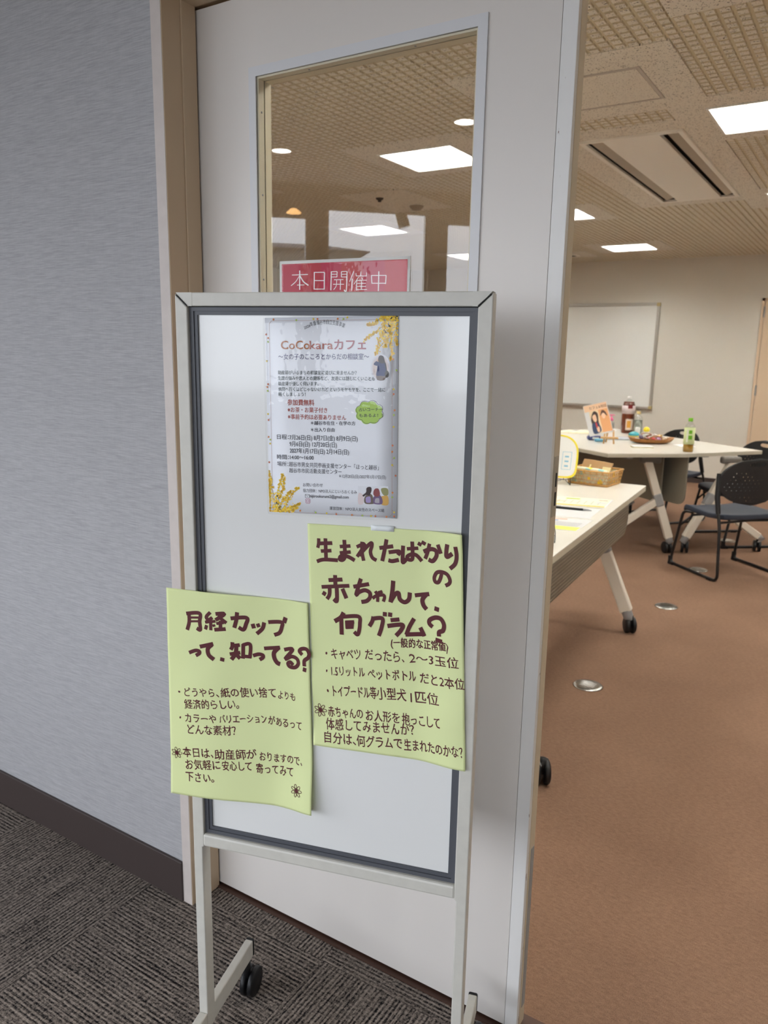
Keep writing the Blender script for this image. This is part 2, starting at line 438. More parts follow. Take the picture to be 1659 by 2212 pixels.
# ------------------------------------------------------------------ traced writing (sheet millimetres)
ORIGIN=[-0.934,0.9178,0.0546]
H_yr=[[0.000986406,1.56924e-05,0.187285],[2.72589e-05,-0.000995193,-0.325381],[-1.46938e-05,-8.45321e-05,1.0]]
H_yl=[[0.00102205,-2.35932e-06,-0.0681101],[-6.32085e-05,-0.000925455,-0.455729],[0.000113801,-0.000168271,1.0]]
H_po=[[0.00102767,1.49959e-05,0.116186],[2.3021e-05,-0.00103522,-0.00413944],[4.08083e-06,3.17732e-06,1.0]]
STROKES_yr=[[5.73,[[19.0,22.7],[18.6,30.7],[16.9,38.1]]],[6.06,[[18.6,31.0],[42.1,28.9]]],[5.74,[[22.0,43.0],[40.1,41.2]]],[6.09,[[14.5,60.4],[26.5,56.5],[50.8,56.1]]],[6.34,[[30.6,22.0],[30.6,56.2]]],[5.67,[[54.7,33.8],[72.8,31.8]]],[5.68,[[54.4,44.0],[72.9,41.4]]],[6.27,[[62.6,22.6],[63.0,47.6],[59.3,54.7],[54.1,54.3],[56.2,49.3],[67.5,48.9],[79.4,54.4]]],[5.89,[[92.6,23.8],[92.1,39.7],[94.6,53.8]]],[5.61,[[83.2,32.7],[96.9,27.6],[83.6,48.1]]],[5.92,[[86.9,46.0],[100.0,31.6],[108.1,24.8],[108.8,29.6],[106.2,38.7],[109.1,47.6],[116.1,51.6]]],[6.15,[[121.3,31.8],[144.1,27.6]]],[6.41,[[133.4,17.6],[129.9,34.2],[125.5,52.1]]],[6.12,[[136.4,37.5],[154.0,35.0],[151.5,41.0]]],[6.43,[[135.8,49.9],[142.0,51.0],[152.9,48.2]]],[6.36,[[160.4,25.6],[159.2,42.7],[159.4,51.9],[165.3,46.0]]],[5.44,[[166.4,30.1],[184.8,28.0]]],[6.02,[[175.1,18.3],[175.5,38.6],[174.2,46.1],[168.4,46.5],[167.0,41.9],[174.7,37.9],[182.3,39.6],[190.1,47.7]]],[5.7,[[184.2,20.1],[189.9,23.0]]],[5.68,[[190.3,17.8],[196.7,21.1]]],[6.58,[[193.1,32.6],[205.3,27.6],[213.6,29.5],[214.2,37.5],[208.0,45.7],[201.2,44.0]]],[5.95,[[203.2,19.5],[199.9,32.6],[195.6,43.5]]],[6.22,[[216.7,19.5],[221.7,32.9]]],[6.77,[[232.4,17.4],[230.8,27.7],[231.4,36.4],[240.4,30.7]]],[6.45,[[245.4,19.5],[247.3,33.8],[244.6,45.6],[236.4,53.8]]],[5.94,[[222.5,63.3],[220.4,70.8],[216.8,77.2],[211.7,77.0],[210.3,70.8],[214.5,62.7],[222.8,60.6],[231.7,63.3],[236.1,71.1],[234.5,77.0],[228.5,80.7]]],[6.39,[[33.7,89.2],[57.5,86.5]]],[6.67,[[45.2,80.2],[45.3,96.3]]],[6.1,[[21.5,101.0],[69.1,95.7]]],[6.39,[[35.4,100.9],[34.7,112.6],[30.3,120.0]]],[6.68,[[47.4,99.2],[47.2,121.5],[41.9,118.9]]],[6.42,[[27.4,108.5],[23.9,114.4]]],[6.66,[[57.1,101.2],[63.7,116.3]]],[6.3,[[75.9,96.7],[102.6,90.3]]],[6.57,[[89.1,82.6],[84.8,94.7],[80.4,109.1],[85.3,104.6],[95.0,100.8],[102.9,103.9],[103.5,111.5],[97.8,117.7],[88.9,120.0]]],[5.3,[[107.8,112.9],[113.9,108.3],[125.1,105.9],[127.8,109.4],[125.6,116.4]]],[5.29,[[112.5,101.0],[116.3,107.4],[116.1,117.7]]],[4.97,[[117.2,103.1],[124.4,100.4]]],[7.05,[[142.9,81.9],[140.9,99.3],[137.4,116.5]]],[6.79,[[137.4,115.9],[145.5,103.2],[151.0,100.8],[153.2,110.3],[160.9,114.2],[167.9,109.1],[169.7,98.2]]],[6.38,[[177.8,102.0],[201.4,97.4]]],[7.23,[[196.5,98.5],[190.2,107.2],[191.6,116.0],[196.8,121.8]]],[6.91,[[209.8,118.2],[217.4,119.7]]],[7.33,[[58.5,139.5],[53.3,148.0],[42.4,155.2]]],[7.02,[[54.1,147.9],[53.8,176.1]]],[6.38,[[56.6,146.5],[83.5,143.7],[85.6,155.8],[83.6,168.3],[80.6,173.2],[75.5,169.1]]],[5.42,[[63.0,152.5],[63.4,165.6]]],[5.42,[[61.3,154.7],[76.0,152.9]]],[5.43,[[61.4,163.5],[74.1,161.8]]],[5.39,[[73.5,152.3],[71.9,164.0]]],[3.83,[[61.1,159.3],[74.2,157.6]]],[6.57,[[108.7,141.7],[106.6,149.3],[101.6,157.7]]],[6.58,[[107.5,144.9],[123.4,143.4],[122.3,156.9],[117.2,171.5]]],[6.84,[[124.4,136.1],[131.0,136.4]]],[6.82,[[133.2,135.9],[139.8,136.5]]],[6.51,[[137.1,144.9],[151.7,142.4]]],[6.84,[[131.8,154.5],[155.8,150.3],[154.5,158.4],[145.7,168.7]]],[6.71,[[175.8,138.7],[167.8,152.6],[162.6,165.9]]],[6.77,[[161.1,165.3],[193.1,161.3]]],[7.01,[[185.6,151.7],[192.3,164.5]]],[6.95,[[206.3,147.8],[201.0,143.5],[201.9,137.5],[211.1,132.5],[220.2,133.1],[225.3,141.2],[223.7,150.3],[217.1,154.2],[217.0,160.8]]],[6.65,[[210.8,166.7],[221.9,168.3]]]]
STROKES_yl=[[6.68,[[41.0,40.3],[41.2,56.4],[37.1,71.2]]],[6.68,[[36.0,42.3],[60.9,38.8],[60.8,54.0],[61.6,67.9],[55.0,65.9]]],[4.06,[[44.4,48.4],[59.5,46.6]]],[3.77,[[44.2,55.2],[59.3,53.1]]],[6.07,[[80.9,34.7],[73.2,44.8],[81.9,50.7]]],[6.06,[[84.3,43.8],[72.3,53.7]]],[4.92,[[70.8,53.5],[90.0,49.7]]],[5.77,[[81.2,50.8],[81.0,66.6]]],[5.78,[[73.6,58.3],[71.2,66.2]]],[5.19,[[86.1,55.8],[87.5,59.8]]],[6.63,[[90.3,36.7],[106.2,35.1],[90.0,47.6]]],[6.34,[[93.9,40.1],[109.2,51.1]]],[5.19,[[91.3,53.7],[104.6,50.7]]],[6.34,[[98.8,47.9],[98.4,63.3]]],[6.63,[[87.3,65.0],[107.5,61.9]]],[6.9,[[116.8,42.2],[144.5,38.8],[143.1,50.8],[138.5,60.4],[130.3,56.9]]],[6.89,[[128.5,30.3],[126.6,44.5],[122.6,58.4]]],[7.14,[[154.8,48.7],[157.0,56.7]]],[6.56,[[163.5,47.6],[165.8,53.8]]],[6.84,[[175.1,44.4],[171.9,55.6],[161.5,65.9]]],[6.83,[[182.4,43.2],[206.1,40.8],[206.6,49.9],[202.0,60.1],[192.5,64.9]]],[10.21,[[208.9,35.1],[216.2,37.6]]],[6.38,[[39.7,111.3],[51.7,105.9],[58.7,106.4],[58.6,110.3],[52.2,114.7]]],[6.94,[[60.0,98.2],[84.4,90.5]]],[7.5,[[81.7,92.3],[74.6,99.9],[75.8,110.9],[85.1,118.1]]],[6.62,[[96.1,116.0],[103.4,117.4]]],[6.6,[[118.5,84.3],[118.0,92.3],[115.2,98.2]]],[6.32,[[117.3,91.0],[131.2,88.2]]],[6.32,[[113.2,106.1],[131.5,101.8]]],[7.17,[[125.3,89.2],[123.4,103.4],[115.8,115.5]]],[7.17,[[124.8,106.0],[131.2,112.4]]],[6.58,[[137.3,86.3],[136.0,112.1]]],[6.3,[[136.2,88.1],[149.3,85.9],[148.2,109.2]]],[6.01,[[135.7,107.7],[150.9,107.9]]],[6.57,[[153.8,105.3],[164.0,101.8],[171.2,103.1],[170.8,107.3],[165.2,111.2]]],[6.55,[[173.7,90.7],[202.2,86.1]]],[7.66,[[199.0,87.0],[191.3,96.1],[191.6,105.7],[196.1,113.1],[201.7,115.4]]],[6.52,[[209.7,88.9],[225.5,86.1],[211.4,104.8],[222.9,99.2],[232.9,101.5],[235.5,109.6],[229.5,117.0],[219.5,117.5],[216.1,112.4],[220.5,109.5],[225.6,113.7]]],[6.77,[[243.4,92.8],[238.3,87.3],[243.4,82.2],[251.9,81.7],[256.3,89.1],[254.3,96.2],[247.3,102.6],[247.0,112.3]]],[7.33,[[244.0,117.5],[250.5,118.7]]]]
LINES_yr=[["(一般的な正常値)",137.3,187.0,231.6,181.8,13.6,"m",0.012],["・キャベツ",25.4,218.2,86.3,213.6,17.1,"m",0.0],["だったら、",93.4,211.9,159.1,209.9,16.8,"m",0.0],["2〜3玉位",167.7,209.5,248.8,205.3,15.4,"m",0.0],["・1.5リットル",25.6,245.4,92.6,240.7,15.6,"m",0.0],["ペットボトル",97.5,243.0,177.7,238.4,16.9,"m",0.0],["だと2本位",184.4,239.5,257.1,237.5,16.5,"m",0.0],["・トイプードル等",26.6,279.4,110.7,274.0,18.0,"m",0.0],["小型犬",111.7,273.9,160.7,271.6,18.2,"m",0.0],["1匹位",168.4,272.6,215.2,269.0,17.4,"m",0.0],["赤ちゃんの",26.6,313.8,86.8,310.2,16.2,"m",0.0],["お人形を",92.2,311.0,149.3,308.3,16.7,"m",0.0],["抱っこして",154.1,309.6,217.5,305.5,17.2,"m",0.0],["体感してみませんか？",22.8,334.9,173.2,325.1,17.4,"m",0.0],["自分は、",20.1,356.1,74.5,354.3,17.1,"m",0.0],["何グラムで",76.6,355.0,153.3,349.9,17.3,"m",0.0],["生まれたのかな？",156.2,350.8,253.5,344.4,16.9,"m",0.0]]
LINES_yl=[["・どうやら、",18.1,190.3,92.1,183.8,14.9,"m",0.0],["紙の使い捨て",96.1,183.6,193.1,175.3,16.0,"m",0.0],["よりも",197.0,176.6,227.9,175.7,13.9,"m",0.0],["経済的らしい。",29.9,211.1,127.0,201.1,15.7,"m",0.0],["・カラーや",18.9,236.0,86.6,231.0,14.9,"m",0.0],["バリエーション",91.7,230.3,175.7,221.9,14.8,"m",0.0],["があるって",177.6,223.5,238.2,225.9,14.7,"m",0.0],["どんな素材？",33.8,255.3,120.6,248.3,16.0,"m",0.0],["本日は、",23.4,296.7,79.8,292.4,16.0,"m",0.0],["助産師が",82.8,293.9,155.7,287.1,16.3,"m",0.0],["おりますので、",160.7,289.3,238.3,287.5,15.0,"m",0.0],["お気軽に",28.0,318.4,91.5,311.6,16.4,"m",0.0],["安心して",95.5,312.3,146.1,308.7,16.3,"m",0.0],["寄ってみて",154.0,311.4,220.8,309.1,15.8,"m",0.0],["下さい。",28.4,339.1,80.2,335.3,15.6,"m",0.0]]
LINES_po=[["CoCo",25.8,46.7,72.1,47.0,14.9,"c",0.016],["kara",72.1,47.0,109.3,47.2,14.7,"d",0.016],["カフェ",111.6,47.2,160.8,47.5,14.6,"e",0.022],["〜女の子のこころとからだの相談室〜",21.1,61.2,165.7,61.6,8.3,"p",0.008],["助産師がいるまちの相談室に遊びに来ませんか？",19.8,83.5,146.2,83.8,5.8,"g",0.01],["生理の悩みや恋人との関係など、友達には話しにくいことも",19.6,91.9,174.7,92.1,5.8,"g",0.01],["助産師が優しく伺います。",19.9,100.1,85.7,100.0,5.8,"g",0.01],["病院へ行くほどじゃないけれど というモヤモヤを、ここで一緒に",20.0,108.4,190.6,108.2,5.8,"g",0.01],["軽くしましょう！",19.8,116.0,64.3,115.7,5.8,"g",0.01],["参加費無料",34.4,129.3,78.3,129.5,8.4,"r",0.02],["※お茶・お菓子付き",34.5,140.0,99.5,140.0,7.3,"r",0.012],["※事前予約は必要ありません",34.8,150.5,129.3,150.6,7.3,"r",0.012],["＊越谷市在住・在学の方",72.3,158.6,144.2,157.9,5.5,"k",0.018],["＊出入り自由",72.2,168.9,110.9,168.3,5.6,"k",0.018],["日程：",15.8,181.7,35.6,181.5,7.1,"k",0.012],["7月26日(日) 8月7日(金) 8月9日(日)",36.8,182.2,147.6,181.9,7.7,"k",0.012],["9月6日(日) 12月20日(日)",36.6,192.2,114.3,192.0,7.7,"k",0.012],["2027年1月17日(日) 2月14日(日)",36.9,202.6,133.7,202.4,7.8,"k",0.012],["時間：",15.0,212.7,35.2,212.5,6.9,"k",0.012],["14:00〜16:00",37.0,212.5,76.3,212.2,6.9,"k",0.012],["場所：",15.1,223.3,33.9,223.4,6.9,"k",0.0],["越谷市男女共同参画支援センター「ほっと越谷」",35.1,223.6,181.2,224.1,7.2,"k",0.0],["越谷市市民活動支援センター",35.3,233.1,121.8,232.5,6.9,"k",0.0],["＊12月20日(日)/2027年1月17日(日)",117.6,238.3,192.6,237.4,5.6,"k",0.0],["お問い合わせ",58.0,254.1,90.9,253.5,5.4,"k",0.0],["協力団体：NPO法人にじいろおくるみ",57.9,262.8,146.3,261.9,5.2,"k",0.0],["nijiirookurumi2@gmail.com",69.1,271.1,133.1,270.1,5.8,"k",0.01],["運営団体：NPO法人女性のスペース結",101.7,288.7,190.3,288.0,5.1,"k",0.0],["占いコーナー",150.2,137.1,186.8,136.0,4.8,"k",0.018],["もあるよ！！",150.5,145.7,186.8,144.8,4.8,"k",0.018]]
ARC_po=[[64.4,17.9],[81.4,11.9],[99.0,10.5],[116.4,12.7],[132.2,18.4]]
BUBBLE_po=[[166.5,138.3]]
BRANCH_po=[[[192.6,0.4],[178.1,6.9],[170.8,12.2],[163.4,12.0]],[[198.4,0.5],[185.4,15.1],[172.3,24.4],[158.2,34.5]],[[201.3,0.5],[192.7,19.2],[184.0,27.3],[179.7,36.7],[177.5,53.1]],[[202.8,0.6],[195.6,16.6],[188.5,36.8],[179.7,46.3],[175.3,55.2]],[[207.1,0.6],[202.9,19.4],[198.7,36.9],[201.0,49.2],[198.1,61.5]],[[209.3,0.7],[207.2,16.7],[205.9,32.9],[208.9,41.1]],[[188.3,0.3],[189.8,13.8],[187.0,30.0],[192.9,43.7]],[[199.9,0.5],[201.4,14.0],[195.7,27.4],[192.9,36.9]],[[11.3,296.1],[7.1,267.0],[2.6,248.8],[0.6,232.1]],[[9.7,296.1],[13.7,266.7],[20.7,248.1],[23.5,235.8]],[[11.3,296.1],[16.8,274.2],[23.7,260.1],[26.6,241.8]],[[18.0,295.7],[29.8,281.3],[40.0,265.5],[50.7,255.9]],[[19.6,295.6],[31.3,290.4],[42.9,285.2],[51.9,281.8]],[[1.4,295.0],[1.1,274.9],[-0.2,259.6],[1.0,245.8]],[[14.6,295.9],[19.9,281.7],[30.1,270.5],[36.8,262.6]],[[21.3,295.6],[34.5,293.3],[41.1,291.5],[47.7,288.1]]]
DOTS_po=[[14.4,2.4],[51.5,4.0],[78.9,2.8],[85.4,2.9],[117.2,3.1],[126.2,3.6],[132.2,1.3],[-0.7,24.2],[4.8,29.5],[4.6,35.1],[-1.8,63.7],[2.9,98.3],[-1.6,102.4],[1.8,108.2],[-0.8,143.5],[2.2,152.6],[-1.3,178.7],[4.3,183.0],[3.9,189.0],[-1.5,218.1],[202.5,61.7],[208.5,77.2],[203.6,104.5],[203.7,111.4],[205.3,134.9],[204.2,141.7],[204.0,159.2],[202.5,186.7],[202.1,196.0],[205.2,205.2],[202.2,215.9],[208.4,231.6],[203.0,257.6],[202.6,264.5],[205.8,287.4],[205.9,293.6],[52.5,292.7],[78.4,294.2],[96.8,294.5],[112.7,296.7],[138.4,295.3],[155.2,296.0],[169.1,296.4],[176.1,296.3],[193.7,295.7]]
PTS_po={"ov":[[183.1,73.8],[198.5,73.8],[183.2,93.9]],"gl":[[148.2,249.6],[196.4,248.4],[196.6,276.6],[148.2,277.1]],"env":[[61.4,266.4],[68.8,266.4],[68.7,271.2],[61.3,271.3]],"cam":[[62.1,273.3],[69.3,273.3],[69.3,279.9],[62.0,279.9]],"qr":[[75.5,271.5],[92.5,271.5],[92.3,287.7],[75.3,287.8]],"border":[[7.2,4.4],[200.6,5.6],[202.5,294.5],[5.5,296.0]]}
FIG={"hair":[[181.6,56.6],[185.2,56.1],[188.3,58.3],[189.5,62.3],[190.1,65.7],[187.1,67.4],[183.4,66.9],[180.4,64.6],[179.8,60.6]],"jacket":[[180.4,65.1],[177.3,64.0],[173.7,66.8],[173.1,69.1],[177.4,70.8],[178.6,70.8],[178.0,76.5],[176.8,84.6],[183.5,85.1],[190.2,85.1],[192.1,81.1],[191.4,70.8],[192.0,67.7],[188.9,65.7],[184.7,67.4]],"skin":[[179.2,61.7],[181.0,59.5],[181.6,62.9],[179.8,65.1],[177.9,64.0]],"pants":[[177.7,84.6],[190.2,84.8],[190.9,89.1],[187.2,92.0],[179.9,91.7],[177.4,89.2]],"bag":[[192.0,77.7],[195.1,78.8],[196.3,82.8],[195.1,86.8],[191.5,87.7],[189.9,83.4],[190.2,80.0]],"strap":[[189.5,66.3],[191.4,67.4],[193.2,76.5],[192.0,77.7]]}
FIG2={"l_hair":[[161.7,252.7],[165.2,250.3],[169.3,251.0],[170.0,255.6],[168.0,261.0],[165.9,263.8],[161.7,262.6],[157.6,265.5],[155.5,263.6],[161.1,258.7]],"l_body":[[161.7,262.6],[166.6,260.4],[171.4,263.5],[173.5,272.7],[172.8,276.1],[159.7,276.1],[158.3,268.1]],"l_pack":[[161.1,266.7],[167.3,265.0],[168.7,270.3],[168.0,274.3],[161.8,274.4],[160.6,270.7]],"r_hair":[[173.5,255.5],[176.2,252.4],[180.3,252.3],[182.4,255.7],[183.1,261.7],[179.7,264.5],[174.9,264.0],[172.8,260.8]],"r_body":[[173.5,264.8],[181.7,261.7],[185.9,265.5],[187.7,272.1],[185.2,276.2],[174.2,276.0],[172.6,271.5]],"r_pack":[[175.6,269.3],[177.0,267.3],[181.8,267.0],[182.5,272.3],[181.8,274.3],[175.6,274.0]],"leafy":[[185.1,252.3],[192.0,250.7],[196.1,253.2],[196.1,261.1],[190.7,262.7],[186.5,258.9]],"gold":[[183.8,265.6],[190.7,262.7],[196.1,263.7],[196.2,276.3],[185.2,276.2]],"shrub":[[149.2,260.5],[156.2,262.9],[157.6,269.5],[156.2,276.9],[148.5,276.6]]}
STROKES_sign=[[1.61,[[33.5,28.5],[75.6,28.4]]],[2.79,[[54.2,19.9],[53.9,58.6]]],[1.6,[[53.6,30.1],[43.7,41.8],[30.9,50.1]]],[2.59,[[55.2,31.0],[64.2,42.5],[77.1,50.1]]],[1.41,[[47.1,48.9],[66.5,48.9]]],[2.54,[[92.4,23.9],[91.9,58.7]]],[2.51,[[118.3,25.7],[117.7,59.1]]],[1.56,[[92.4,24.6],[118.8,25.2]]],[1.57,[[92.3,40.8],[118.4,41.4]]],[1.57,[[92.3,57.9],[118.4,58.1]]],[2.49,[[135.7,23.9],[134.5,60.7]]],[1.34,[[135.7,24.4],[150.1,24.6]]],[1.34,[[135.7,29.4],[150.1,29.6]]],[1.34,[[135.7,34.7],[150.1,34.9]]],[1.9,[[150.1,24.6],[149.7,35.2]]],[1.89,[[160.7,24.7],[160.8,35.6]]],[1.32,[[160.7,24.9],[174.5,24.9]]],[1.32,[[160.8,30.0],[174.1,30.0]]],[1.32,[[160.8,35.3],[174.1,35.3]]],[2.44,[[174.5,24.9],[173.1,61.3],[167.4,60.4]]],[1.34,[[142.7,40.3],[165.7,40.4]]],[1.34,[[140.5,49.1],[167.3,49.5]]],[1.52,[[149.1,40.5],[148.1,51.9],[141.7,59.7]]],[1.9,[[158.7,40.5],[158.2,60.2]]],[1.67,[[190.8,25.2],[180.9,44.9]]],[2.24,[[187.2,39.0],[186.3,62.1]]],[1.84,[[208.1,25.9],[207.8,34.8]]],[1.48,[[196.4,28.7],[196.5,34.1]]],[1.46,[[222.1,28.1],[221.2,35.3]]],[1.3,[[196.5,34.1],[221.8,34.7]]],[1.48,[[202.7,36.3],[191.4,49.9]]],[1.86,[[198.6,41.9],[197.8,62.4]]],[1.66,[[209.9,37.4],[212.4,41.0]]],[1.3,[[198.6,42.7],[221.9,42.7]]],[1.3,[[198.7,48.5],[220.3,48.6]]],[1.3,[[198.8,54.2],[220.4,54.4]]],[1.3,[[197.8,60.4],[223.0,60.5]]],[1.66,[[209.6,42.3],[209.2,60.6]]],[2.52,[[250.3,26.8],[249.9,63.8]]],[2.0,[[233.3,33.7],[234.6,49.9]]],[1.46,[[233.3,34.0],[267.3,34.6]]],[1.97,[[267.3,34.3],[266.6,50.9]]],[1.46,[[234.2,48.8],[266.6,49.3]]]]
SIGN_TL=[-1.1053,1.5662]
FLOWERS=[[12.9, 305.3, 10.9], [11.8, 292.2, 9.8], [227.5, 330.1, 10.4]]
CH5=[-2.397,6.470,[.55,-.83]]
# ------------------------------------------------------------------ setting: corridor
def struct(name, mb, m, **kw): return mb.build(name, m, kind='structure', **kw)
OPEN_L, OPEN_R = -1.343, .62
CORR = [(-7, -.1), (-4.9, -.1), (-.45, -4.55), (5, -4.55), (5, WALL_Y+.02), (-7, WALL_Y+.02)]
b = MB(); b.prism(CORR[:4]+[(5, 1.300), (-7, 1.300)], -.1, 0); struct('floor_corridor', b, M_CARPET)
b = MB(); b.box((-7, 1.300, -.1), (5, FAR_Y+.1, 0)); struct('floor_room', b, M_RCARPET)
b = MB(); b.prism(CORR, CEIL, CEIL+.1); struct('ceiling_corridor', b, M_CEILC)
b = MB(); b.box((-7, WALL_Y, 0), (OPEN_L, WALL_Y+.07, CEIL)); struct('wall_left', b, M_PAPERWALL)
b = MB(); b.box((OPEN_R+.03, WALL_Y, 0), (5, WALL_Y+.07, CEIL)); struct('wall_right', b, M_PAPERWALL)
b = MB(); b.box((OPEN_L, WALL_Y, 2.125), (OPEN_R+.03, WALL_Y+.07, CEIL)); struct('wall_above_door', b, M_PAPERWALL)
b = MB(); b.box((-7, 1.372, 0), (-1.343, 1.44, CEIL)); b.box((.65, 1.372, 0), (5, 1.44, CEIL)); b.box((-1.343, 1.372, 2.10), (.65, 1.44, CEIL)); struct('wall_near', b, M_RWALL)
b = MB(); b.box((-7, WALL_Y-.008, 0), (OPEN_L, WALL_Y, .1105), bev=.002); struct('baseboard_left', b, M_BASE)
# door surround: left jamb with its casing, head and right jamb
b = MB()
b.box((OPEN_L, WALL_Y-.004, 0), (-1.3135, WALL_Y+.05, 2.085), 1)
b.box((-1.3405, WALL_Y-.003, 0), (-1.312, 1.262, 2.085), 0, bev=.001)
b.box((-1.3405, 1.262, 0), (-1.3085, 1.302, 2.085), 0, bev=.0015)
struct('trim_1', b, [M_JAMB, M_CASING])
b = MB(); b.box((OPEN_L, WALL_Y-.004, 2.085), (.65, 1.262, 2.125), bev=.001); b.box((-1.34, 1.262, 2.082), (.65, 1.302, 2.125), bev=.001); b.box((-1.34, 1.3035, 2.085), (.65, 1.375, 2.125))
struct('trim_2', b, M_JAMB)
b = MB(); b.box((.62, WALL_Y-.004, 0), (.65, 1.375, 2.085), bev=.001); struct('trim_3', b, M_JAMB)
b = MB(); b.box((-1.31, 1.296, 0), (.62, 1.362, .004)); struct('trim_4', b, mat('threshold_brown', (74, 50, 40), .5))
b = MB(); b.box((-1.36, 1.303, 0), (-1.343, 1.37, 2.085)); struct('trim_5', b, M_BLACK)

# sliding door with its glazed panel
DX0, DX1, DTOP, DBOT = -1.3415, -.4745, 2.078, .010
WX0, WX1, WZ0, WZ1 = -1.147, -.650, .98, 1.925
door = thing('door_1', None, None, (0, 0, 0), kind='structure')
b = MB()
y0, y1 = DOOR_Y, DOOR_Y+.040
for x0, x1, z0, z1 in ((DX0, WX0, DBOT, DTOP), (WX1, DX1-.028, DBOT, DTOP), (WX0, WX1, DBOT, WZ0), (WX0, WX1, WZ1, DTOP)):
    b.box((x0, y0, z0), (x1, y1, z1))
b.build('door_leaf', M_DOOR, door)
b = MB(); b.box((DX1-.0272, y0-.0005, DBOT-.004), (DX1-.0005, y0+.012, DTOP), 0, bev=.001); b.box((DX1-.027, y0+.0125, DBOT-.004), (DX1, y1, DTOP), 1, bev=.002)
b.build('edge_strip', [M_STRIP, M_DOOREDGE], door)
b = MB(); b.box((DX1-.001, y0+.014, 1.095), (DX1+.0012, y0+.034, 1.205)); b.box((DX1, y0+.022, 1.115), (DX1+.002, y0+.027, 1.14), 1); b.box((DX1, y0+.022, 1.150), (DX1+.002, y0+.027, 1.175), 1)
b.build('latch_plate', [mat('latch_plate_beige', (170, 160, 142), .45), M_BLACK], door)
b = MB(); b.box((DX1-.0012, y0+.020, .05), (DX1+.0008, y0+.036, .42)); b.build('edge_seal', M_LEGGREY, door)
b = MB(); fw = .0185
for x0, x1, z0, z1 in ((WX0-fw, WX0, WZ0-fw, WZ1+fw), (WX1, WX1+fw, WZ0-fw, WZ1+fw), (WX0, WX1, WZ1, WZ1+fw), (WX0, WX1, WZ0-fw, WZ0)):
    b.box((x0, y0-.0035, z0), (x1, y0+.004, z1))
fr = b.build('window_frame', M_FRAMEW, door)
b = MB(); d = .004; g0, g1 = y0+.019, y0+.021
for yy0, yy1 in ((y0+.0015, g0-.0015), (g1, y1)):
    for x0, x1, z0, z1 in ((WX0, WX0+d, WZ0, WZ1), (WX1-d, WX1, WZ0, WZ1), (WX0+d, WX1-d, WZ1-d, WZ1), (WX0+d, WX1-d, WZ0, WZ0+d)):
        b.box((x0, yy0, z0), (x1, yy1, z1))
b.build('glazing_bead', M_REVEAL, fr)
b = MB(); b.box((WX0+.002, g0, WZ0+.002), (WX1-.002, g1, WZ1-.002)); b.build('glass_pane', M_GLASS, door)
b = MB()
for x, z in ((WX0+d, 1.86), (WX0+d, 1.7), (WX0+d, 1.53), (-1.02, WZ1-d), (-.78, WZ1-d)):
    if z < 1.9: b.lathe([(.0022, -.0006), (.0022, .0006)], 8, M=Matrix.Translation((x, y0+.010, z)) @ Matrix.Rotation(PI/2, 4, 'Y'))
    else: b.lathe([(.0022, -.0006), (.0022, .0006)], 8, c=(x, y0+.010, z))
b.build('screw', M_LEGGREY, fr)

# corridor envelope behind the photographer: slanting glazed front, back wall, ends
F0 = Vector((-4.9, -.1, 0)); F1 = Vector((-.45, -4.55, 0)); FD = (F1-F0).normalized(); FN = Vector((-.7071, -.7071, 0))
def facade(x, dep, z):
    p = F0 + FD*((x-F0.x)/FD.x) + FN*dep; return (p.x, p.y, z)
wins = [(-4.3, -3.341, .55, 2.268), (-3.254, -2.753, .55, 2.332), (-2.661, -2.02, .55, 2.28), (-1.92, -1.26, .55, 2.28), (-1.16, -.52, .55, 2.28)]
b = MB()
def fbox(x0, x1, z0, z1, d0=0., d1=.14):
    vs = [Vector(facade(x, dd, z)) for x in (x0, x1) for dd in (d0, d1) for z in (z0, z1)]
    b.add(vs, [(0, 1, 3, 2), (4, 6, 7, 5), (0, 4, 5, 1), (2, 3, 7, 6), (0, 2, 6, 4), (1, 5, 7, 3)])
fbox(-4.9, -.45, 0, .55); fbox(-4.9, -4.3, .55, CEIL)
for (a0, a1, z0, z1), nx in zip(wins, [w[0] for w in wins[1:]]+[-.45]):
    fbox(a0, a1, z1, CEIL); fbox(a1, nx, .55, CEIL)
struct('wall_facade', b, mat('brown_column_cladding', (150, 136, 118), .7))
for i, (a0, a1, z0, z1) in enumerate(wins):
    wdw = thing('window_%d' % (i+1), None, None, kind='structure')
    b = MB(); fbox(a0, a1, z0, z0+.012, .05, .09); fbox(a0, a1, z1-.012, z1, .05, .09); fbox(a0, a0+.012, z0, z1, .05, .09); fbox(a1-.012, a1, z0, z1, .05, .09)
    b.build('window_frame', M_SILVER, wdw)
bwins = [(-.2, 1.1), (1.25, 2.5)]
b = MB(); Y = -4.55
b.box((-.45, Y-.14, 0), (5, Y, .55)); b.box((-.45, Y-.14, .55), (-.2, Y, CEIL)); b.box((1.1, Y-.14, .55), (1.25, Y, CEIL)); b.box((2.5, Y-.14, .55), (5, Y, CEIL))
for a0, a1 in bwins: b.box((a0, Y-.14, 2.28), (a1, Y, CEIL))
struct('wall_back', b, M_CWALL)
b = MB(); b.box((-7, -.24, 0), (-4.9, -.1, CEIL)); struct('wall_corridor_end', b, M_CWALL)
b = MB(); b.box((4.86, -4.6, 0), (5, WALL_Y, CEIL)); struct('wall_corridor_right', b, M_CWALL)
b = MB(); b.box((-7.1, -.24, 0), (-7, FAR_Y+.1, CEIL+.1)); struct('wall_west', b, M_RWALL)
